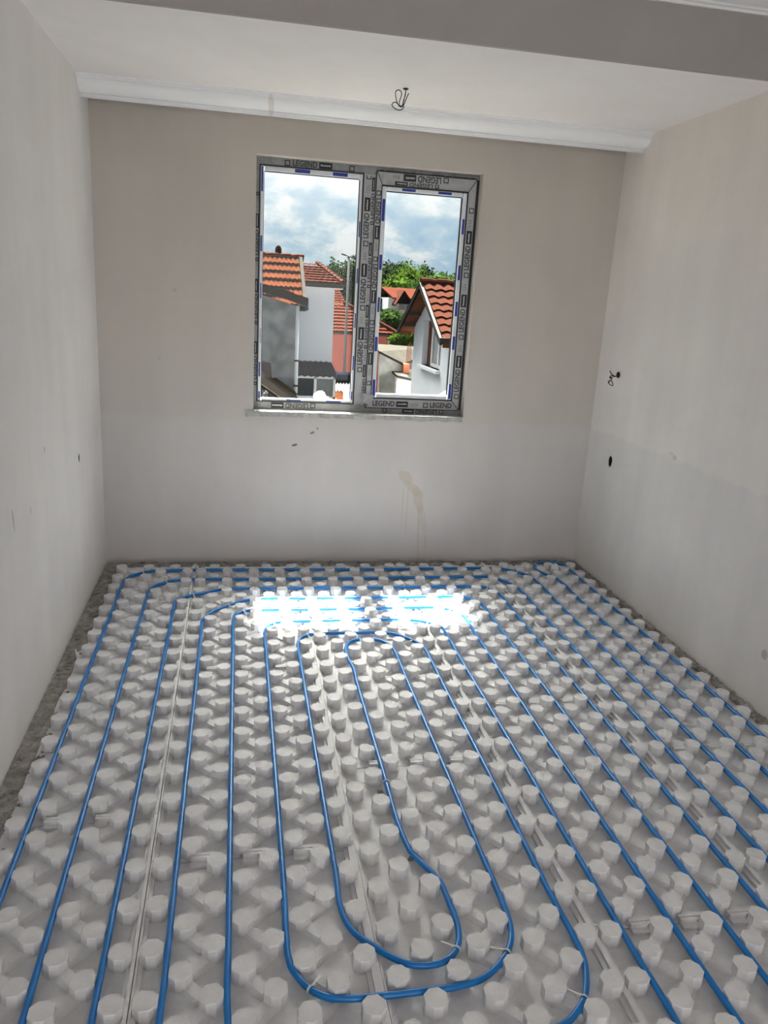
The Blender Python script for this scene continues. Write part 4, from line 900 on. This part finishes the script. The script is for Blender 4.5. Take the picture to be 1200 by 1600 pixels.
# --- further small house whose roof shows over the red one
h = empty('house', (6.2, 46, GZ)); tag(h, 'small house with a plain orange roof behind the white house corner', 'house', 'houses outside'); ho = Vector(h.location)
p0 = at(*zc(420, 742), 46); p1 = at(*zc(496, 745), 46); p2 = at(*zc(480, 682), 47.4)
MB().box(p0.x - 1 - ho.x, p1.x - .25 - ho.x, 46.3 - ho.y, 49 - ho.y, 0, p1.z - GZ).build('wall', M_white, h)
tiled_slope(h, M_tileB, P_(p0.x - 1, 46, p1.z), P_(p1.x, 46, p1.z), P_(p0.x - 1, 47.6, p2.z), P_(p1.x - .25, 47.6, p2.z), 6, .25, .04, .06, 4)
MB().hexa([P_(p0.x - 1, 46, p1.z - .08), P_(p1.x, 46, p1.z - .08), P_(p1.x - .2, 47.6, p2.z - .1), P_(p0.x - 1, 47.6, p2.z - .1)], [P_(p0.x - 1, 46, p1.z), P_(p1.x, 46, p1.z), P_(p1.x - .2, 47.6, p2.z - .02), P_(p0.x - 1, 47.6, p2.z - .02)]).build('roof_deck', M_tileB, h)
# --- low outbuilding with pale corrugated roof by the lamp post
h = empty('outbuilding', (4.9, 26.5, GZ)); tag(h, 'low outbuilding with pale corrugated roof and terracotta wall', 'shed'); ho = Vector(h.location)
p0 = at(*zc(430, 1105), 27.5); p1 = at(*zc(560, 1105), 27.5); q0 = at(*zc(430, 1140), 26); q1 = at(*zc(560, 1140), 26)
MB().box(q0.x - ho.x, q1.x - ho.x, 26.05 - ho.y, 27.4 - ho.y, 0, q0.z - .03 - GZ).build('wall', M_brick, h)
cn = MB(); vs = []; n = 60
for i in range(n + 1):
    t = i / n; hh = .03 * math.sin(t * 60); vs += [P_(p0.x + (p1.x - p0.x) * t, 27.5, p0.z + hh), P_(q0.x + (q1.x - q0.x) * t, 25.9, q0.z + hh)]
cn.add(vs, [(2 * i, 2 * i + 2, 2 * i + 3, 2 * i + 1) for i in range(n)]); o = cn.build('corrugated_sheet', simple('cream sheet', (.09, .08, .06), .8, .2, 3), h); md = o.modifiers.new('t', 'SOLIDIFY'); md.thickness = .02
MB().box(p0.x - ho.x, p1.x - ho.x, 27.5 - ho.y, 28.6 - ho.y, 0, p0.z + .33 - GZ).build('back_roof', M_navy, h)

# --- lamp post
pt = at(*zc(511, 528), 30)
h = empty('lamp_post', (pt.x + .03, 30, GZ)); tag(h, 'tall pale metal lamp post with two short arms', 'lamp post')
MB().tube([(0, 0, 0), (0, 0, 3), (-.01, 0, pt.z - GZ)], [.075, .06, .035], 10).build('pole', M_post, h, True)
for s, l in ((-1, .26), (1, .22)):
    MB().beam((0, 0, pt.z - GZ - .02), (s * l, -.02, pt.z - GZ + (.06 if s < 0 else -.04)), .04, .035).build('arm', M_post, h)
    MB().beam((s * l * .6, -.02, pt.z - GZ + .03), (s * l * 1.3, -.03, pt.z - GZ + (.07 if s < 0 else -.05)), .10, .05).build('lamp_head', M_trimgrey, h)

# --- white gabled house on the wired-wall side
h = empty('house', (4.97, 14.0, GZ), math.radians(2.15)); tag(h, 'white gabled house with brown timber eaves and faded red tiles', 'house', 'houses outside')
E_, A_ = 0.775 - GZ, 1.94 - GZ          # eave and apex heights in the house frame
LEN = 3.2; k_ = (A_ - E_) / 2.0
rfz = lambda y: A_ - k_ * abs(y)
GW = .33                                   # gable wall stands back under the overhang
def gy(y, d=.14): return rfz(y) - d
wy0, wy1, wz0, wz1 = -.97, .66, .02 - GZ, 1.10 - GZ
gw = MB(); T = .22
gw.prism([(-1.55, 0), (wy0, 0), (wy0, gy(wy0)), (-1.55, gy(-1.55))], 'x', GW, GW + T)
gw.prism([(wy1, 0), (1.55, 0), (1.55, gy(1.55)), (wy1, gy(wy1))], 'x', GW, GW + T)
gw.prism([(wy0, 0), (wy1, 0), (wy1, wz0), (wy0, wz0)], 'x', GW, GW + T)
gw.prism([(wy0, wz1), (wy1, wz1), (wy1, gy(wy1)), (0, gy(0)), (wy0, gy(wy0))], 'x', GW, GW + T)
gw.box(GW + T, LEN - .2, -1.55, -1.35, 0, gy(-1.55)).box(GW + T, LEN - .2, 1.35, 1.55, 0, gy(1.55)).box(LEN - .4, LEN - .2, -1.35, 1.35, 0, gy(-1.35))
gw.build('wall', M_white, h)
wf = empty('window', (GW + .15, 0, 0)); wf.parent = h
fr = MB(); xa, xb = -.04, .02
fr.box(xa, xb, wy0, wy0 + .07, wz0, wz1).box(xa, xb, .18, .25, wz0, wz1).box(xa, xb, wy0, .25, wz0, wz0 + .08).box(xa, xb, wy0, .25, wz1 - .07, wz1).box(xa, xb, -.42, -.35, wz0, wz1); fr.build('window_frame', M_upvc, wf)
for (a, b) in ((wy0 + .07, -.42), (-.35, .18)): MB().box(-.012, 0, a, b, wz0 + .08, wz1 - .07).build('pane', M_pane_grey, wf)
MB().box(-.012, .02, .25, wy1, wz0, wz1).build('reveal_shade', M_brown, wf)  # brown panel stands in for the shaded reveal beside the window
MB().box(GW - .10, GW + .16, wy0 - .05, wy1 + .06, wz0 - .07, wz0).build('window_sill', M_white, h)
# roof: boarded underside, barge boards, rafters, then tiles one by one
for s, nm in ((-1, 'near'), (1, 'far')):
    MB().hexa([(0.03, 0, A_ - .09), (LEN, 0, A_ - .09), (LEN, s * 2, E_ - .09), (0.03, s * 2, E_ - .09)], [(0.03, 0, A_ - .02), (LEN, 0, A_ - .02), (LEN, s * 2, E_ - .02), (0.03, s * 2, E_ - .02)]).build('roof_boards', M_brown, h)
    o = MB().hexa([(-.03, 0, A_ - .10), (.03, 0, A_ - .10), (.03, s * 2.02, E_ - .11), (-.03, s * 2.02, E_ - .11)], [(-.03, 0, A_ + .03), (.03, 0, A_ + .03), (.03, s * 2.02, E_ + .02), (-.03, s * 2.02, E_ + .02)]).build('barge_board', M_trimgrey if s < 0 else M_darkwood, h)
    if s > 0: MB().beam((-.04, 0, A_ - .10), (-.04, 2.0, E_ - .11), .03, .03).build('barge_edge', M_trimgrey, h)
for y in (.45, 1.0, 1.5, 1.9, -.6, -1.3): MB().box(.03, GW, y - .03, y + .03, gy(y, .17), gy(y, .09)).build('purlin_end', M_trimgrey if y in (1.0, 1.5) else M_brown, h)
MB().beam((.05, -2.02, E_ - .10), (LEN, -2.02, E_ - .10), .05, .12).build('fascia', M_brown, h)
MB().beam((-.04, -2.06, E_ + .0), (LEN, -2.06, E_ + .0), .08, .10).build('gutter', M_trimgrey, h)
TW, ROWS = .235, 8; sl_len = math.hypot(2.0, A_ - E_); EX = sl_len / ROWS
U_ = Vector((0, 2.0, A_ - E_)).normalized(); Nn_ = Vector((1, 0, 0)).cross(U_)
def tile_mesh():
    mb = MB(); vs = []; n = 8
    for i in range(n + 1):
        u = i / n; hgt = .038 * (0.5 - 0.5 * math.cos(2 * math.pi * u)) ** .8
        x = TW * 1.03 * u
        for (d, l, off) in ((-.02, .040, -.022), (-.02, .040, 0), (EX * 1.1, .0, 0)):
            q = U_ * d + Nn_ * (hgt + l + off); vs.append((x, q.y, q.z))
    mb.add(vs, [(i * 3 + j, (i + 1) * 3 + j, (i + 1) * 3 + j + 1, i * 3 + j + 1) for i in range(n) for j in range(2)])
    return mb.mesh('tile', M_tileC)
tmesh = tile_mesh(); tr_ = random.Random(4)
for r_ in range(ROWS):
    for c in range(13):
        o = link('tile', tmesh, h); o.location = (0.05 + c * TW, -2.04 + U_.y * EX * r_, E_ + U_.z * EX * r_ - .01 + tr_.uniform(-.004, .004)); o.rotation_euler[2] = tr_.uniform(-.008, .008)
tiled_slope(h, M_tileC, (LEN, 2.02, E_), (0.04, 2.02, E_), (LEN, 0, A_), (0.04, 0, A_), 8, .235, .04, .04)
for i in range(8):
    MB().tube([(.0 + i * .40, 0, A_ + .035), (.2 + i * .40, 0, A_ + .05), (.43 + i * .40, 0, A_ + .035)], [.10, .085, .075], 9).build('ridge_tile', M_tileC, h)

# --- concrete ruin between the houses
h = empty('concrete_wall', (5.1, 17.5, GZ)); tag(h, 'stained broken concrete wall with pale slab beside the gabled house', 'wall ruin'); ho = Vector(h.location)
MB().prism([(a - ho.x, b - ho.z) for a, b in ((4.70, GZ), (5.75, GZ), (5.75, -.45), (5.5, -.33), (5.24, -.18), (5.0, -.04), (4.64, .10))], 'y', 17 - ho.y, 17.25 - ho.y).build('wall', M_conc2, h)
MB().hexa([P_(4.6, 17.0, .07), P_(5.3, 16.9, -.24), P_(7.0, 19.8, .02), P_(5.0, 20.2, .05)], [P_(4.6, 17.0, .13), P_(5.3, 16.9, -.17), P_(7.0, 19.8, .10), P_(5.0, 20.2, .12)]).build('slab', M_ochre, h)
MB().prism([(a - ho.x, b - ho.z) for a, b in ((5.0, GZ), (5.75, GZ), (5.75, -.62), (5.55, -.60), (5.45, -.52), (5.36, -.52), (5.28, -.44), (5.05, -.44), (5.0, -.5))], 'y', 16.3 - ho.y, 16.5 - ho.y).build('lower_wall', M_conc2, h)
MB().hexa([P_(5.0, 16.25, -.50), P_(5.75, 16.25, -.64), P_(5.75, 17.0, -.50), P_(5.0, 17.0, -.46)], [P_(5.0, 16.25, -.44), P_(5.75, 16.25, -.58), P_(5.75, 17.0, -.42), P_(5.0, 17.0, -.40)]).build('lower_slab', M_ochre, h)
MB().box(5.27 - ho.x, 5.43 - ho.x, 16.75 - ho.y, 16.95 - ho.y, -.44 - GZ, -.17 - GZ).build('brick_pier', M_brick, h)
for i in range(5): MB().tube([P_(5.36 + .035 * i, 16.9 + .02 * i, -.3), P_(5.37 + .03 * i, 16.9, .30 + .06 * (i % 3))], .008, 5).build('rebar', M_brown, h)
# --- far house on the slope
fp = at(*zc(690, 690), 50); fz = at(*zc(690, 800), 50).z
h = empty('house', (fp.x + 1.4, 52, GZ)); tag(h, 'far pale house with red roofs and a small gabled balcony', 'house', 'houses outside'); ho = Vector(h.location)
def fq(x, y, Y): return R_(at(*zc(x, y), Y))
a = at(*zc(695, 700), 50); b = at(*zc(748, 700), 50); c_ = at(*zc(735, 720), 50); d_ = at(*zc(830, 690), 50)
MB().box(a.x - ho.x, d_.x - ho.x, 50 - ho.y, 54 - ho.y, 0, c_.z - GZ).build('wall', M_white, h)
MB().hexa([P_(a.x + .25, 49.7, c_.z - .05), P_(d_.x + .3, 49.7, c_.z - .05), P_(d_.x + .3, 52, a.z + .35), P_(a.x - .2, 52, a.z + .35)], [P_(a.x + .25, 49.7, c_.z + .03), P_(d_.x + .3, 49.7, c_.z + .03), P_(d_.x + .3, 52, a.z + .45), P_(a.x - .2, 52, a.z + .45)]).build('roof', M_tileB, h)
MB().hexa([P_(a.x - .2, 52, a.z + .35), P_(d_.x + .3, 52, a.z + .35), P_(d_.x + .3, 54.2, c_.z), P_(a.x - .2, 54.2, c_.z)], [P_(a.x - .2, 52, a.z + .45), P_(d_.x + .3, 52, a.z + .45), P_(d_.x + .3, 54.2, c_.z + .08), P_(a.x - .2, 54.2, c_.z + .08)]).build('roof', M_tileB, h)
g0, g1, ga = at(*zc(735, 745), 48.8), at(*zc(800, 745), 48.8), at(*zc(765, 690), 48.8)
MB().prism([(g0.x - ho.x, g0.z - GZ), (g1.x - ho.x, g0.z - GZ), (ga.x - ho.x, ga.z - GZ)], 'y', 48.9 - ho.y, 50.2 - ho.y).build('gable', M_darkwood, h)
for s, gx in ((-1, g0), (1, g1)):
    MB().hexa([P_(ga.x, 48.7, ga.z), P_(gx.x + s * .15, 48.7, gx.z - .15), P_(gx.x + s * .15, 51, gx.z - .15), P_(ga.x, 51, ga.z)], [P_(ga.x, 48.7, ga.z + .1), P_(gx.x + s * .15, 48.7, gx.z - .05), P_(gx.x + s * .15, 51, gx.z - .05), P_(ga.x, 51, ga.z + .1)]).build('gable_roof', M_tileC, h)
bw = at(*zc(742, 772), 48.9); bw2 = at(*zc(785, 772), 48.9)
MB().box(bw.x - ho.x, bw2.x - ho.x, 48.95 - ho.y, 50 - ho.y, bw.z - 1.6 - GZ, bw.z - GZ).build('balcony', simple('pinkish render', (.55, .42, .40), .9, .1, 2), h)
for i in range(4):
    x0 = bw.x + (bw2.x - bw.x) * i / 4 + .03; x1 = bw.x + (bw2.x - bw.x) * (i + 1) / 4 - .03
    MB().box(x0 - ho.x, x1 - ho.x, 49.0 - ho.y, 49.1 - ho.y, bw.z - GZ, g0.z - GZ).build('pane', M_pane_grey, h)

# --- trees and shrubs
def plant(name, blobs, base, mat, n, size, label, cat, seed, trunk=.12):
    r = random.Random(seed); root = empty(name, base); tag(root, label, cat, 'trees and shrubs outside'); b = Vector(base)
    mb = MB()
    for (c, rad) in blobs:
        c = Vector(c) - b
        k1, k2 = 7, 10; vs = []
        for i in range(k1 + 1):
            for j in range(k2):
                th = math.pi * i / k1; ph = 2 * math.pi * j / k2; d = Vector((math.sin(th) * math.cos(ph), math.sin(th) * math.sin(ph), math.cos(th)))
                q = 1 + .35 * noise.noise(d * 2.1 + c); vs.append(tuple(c + Vector((d.x * rad[0], d.y * rad[1], d.z * rad[2])) * (.78 * q)))
        mb.add(vs, [(i * k2 + j, i * k2 + (j + 1) % k2, (i + 1) * k2 + (j + 1) % k2, (i + 1) * k2 + j) for i in range(k1) for j in range(k2)])
        for _ in range(n):
            d = Vector((r.gauss(0, 1), r.gauss(0, 1), r.gauss(0, 1))).normalized(); q = (1 + .35 * noise.noise(d * 2.1 + c)) * r.uniform(.70, 1.10)
            p = c + Vector((d.x * rad[0], d.y * rad[1], d.z * rad[2])) * q
            u = Vector((r.gauss(0, 1), r.gauss(0, 1), r.gauss(0, .6))).normalized() * size * r.uniform(.5, 1.2); v = u.orthogonal().normalized() * size * r.uniform(.3, .7)
            mb.add([tuple(p - u), tuple(p + v), tuple(p + u), tuple(p - v)], [(0, 1, 2, 3)])
    mb.build('crown', mat, root)
    top = Vector(blobs[0][0]) - b
    MB().tube([(0, 0, 0), tuple(top * .5 + Vector((.1, 0, 0))), tuple(top)], [trunk, trunk * .8, trunk * .4], 7).build('trunk', M_bark, root)
def B(x, y, Y, rx, rz, ry=None):
    p = at(*zc(x, y), Y); return ((p.x, Y, p.z), (rx, ry or rx, rz))
def base(x, Y): p = at(*zc(x, 700), Y); return (p.x, Y, GZ)
plant('tree', [B(447, 640, 62, 1.0, 1.5), B(440, 690, 62, 1.2, 1.6)], base(447, 62), M_leafM, 700, .16, 'pale green tree rising beside the hipped roof', 'tree', 1)
plant('tree', [B(500, 690, 58, 1.1, 1.9), B(525, 650, 58, 1.2, 1.6), B(520, 760, 57, 1.4, 1.6)], base(510, 58), M_leafD, 800, .16, 'dark leafy tree behind the lamp post', 'tree', 2)
plant('tree', [B(560, 640, 64, 1.8, 2.2), B(600, 660, 64, 1.8, 2.2)], base(580, 64), M_leafD, 500, .18, 'dark tree half hidden behind the mullion', 'tree', 3)
plant('pine_tree', [B(690, 640, 66, 1.5, 1.5), B(680, 700, 66, 2.0, 2.4), B(740, 625, 67, 1.3, 1.3), B(700, 760, 66, 2.6, 2.2)], base(690, 66), M_leafD, 900, .15, 'dark pine mass left of the bright green tree', 'tree', 4)
plant('tree', [B(790, 660, 60, 1.7, 1.6), B(760, 690, 59, 1.9, 1.3), B(820, 690, 60, 1.6, 1.2)], base(785, 60), M_leafL, 1100, .14, 'bright yellow-green tree above the far house', 'tree', 5)
plant('pine_tree', [B(860, 640, 66, .8, 1.3), B(870, 690, 66, 1.8, 1.6)], base(860, 66), M_leafD, 600, .16, 'small dark conifer top behind the gable ridge', 'tree', 6)
plant('tree', [B(930, 655, 55, 1.9, .8), B(985, 665, 55, 1.4, .9), B(900, 680, 55, 1.4, .9)], base(930, 55), M_leafM, 800, .14, 'green tree spreading just above the red gable ridge', 'tree', 7)
plant('shrub', [B(665, 840, 44, .75, .55), B(715, 825, 44, 1.0, .65), B(735, 850, 44, .8, .6), B(690, 800, 45, .9, .4)], base(700, 44), M_leafM, 900, .10, 'green shrubs in front of the far house', 'shrub', 8, .05)
plant('shrub', [B(765, 900, 26, .42, .28), B(735, 910, 26, .36, .2), B(800, 905, 26, .35, .30)], base(765, 26), M_leafL, 1000, .06, 'bright green bush behind the concrete slab', 'shrub', 9, .04)
plant('tree', [B(675, 730, 54, .8, 1.0), B(665, 770, 53, .8, 1.0)], base(672, 53), M_leafM, 600, .13, 'narrow green tree beside the far house wall', 'tree', 10)
# --- parked car far behind the bush
cp = at(*zc(752, 952), 72)
h = empty('car', (cp.x, 72, GZ), math.pi / 2); tag(h, 'small white and blue parked car behind the concrete slab', 'car')
MB().box(-2.0, 2.0, -.8, .8, .3, .95).build('body', M_car, h, bevel=.12)
MB().hexa([(-1.2, -.75, .95), (1.4, -.75, .95), (1.4, .75, .95), (-1.2, .75, .95)], [(-.7, -.65, 1.5), (1.0, -.65, 1.5), (1.0, .65, 1.5), (-.7, .65, 1.5)]).build('cabin', M_carb, h, bevel=.08)
for sx in (-1.25, 1.25):
    o = MB().lathe([(.3, -.1), (.32, 0), (.3, .1)], 14).build('wheel', M_black, h); o.location = (sx, -.78, .3); o.rotation_euler = (math.pi / 2, 0, 0)
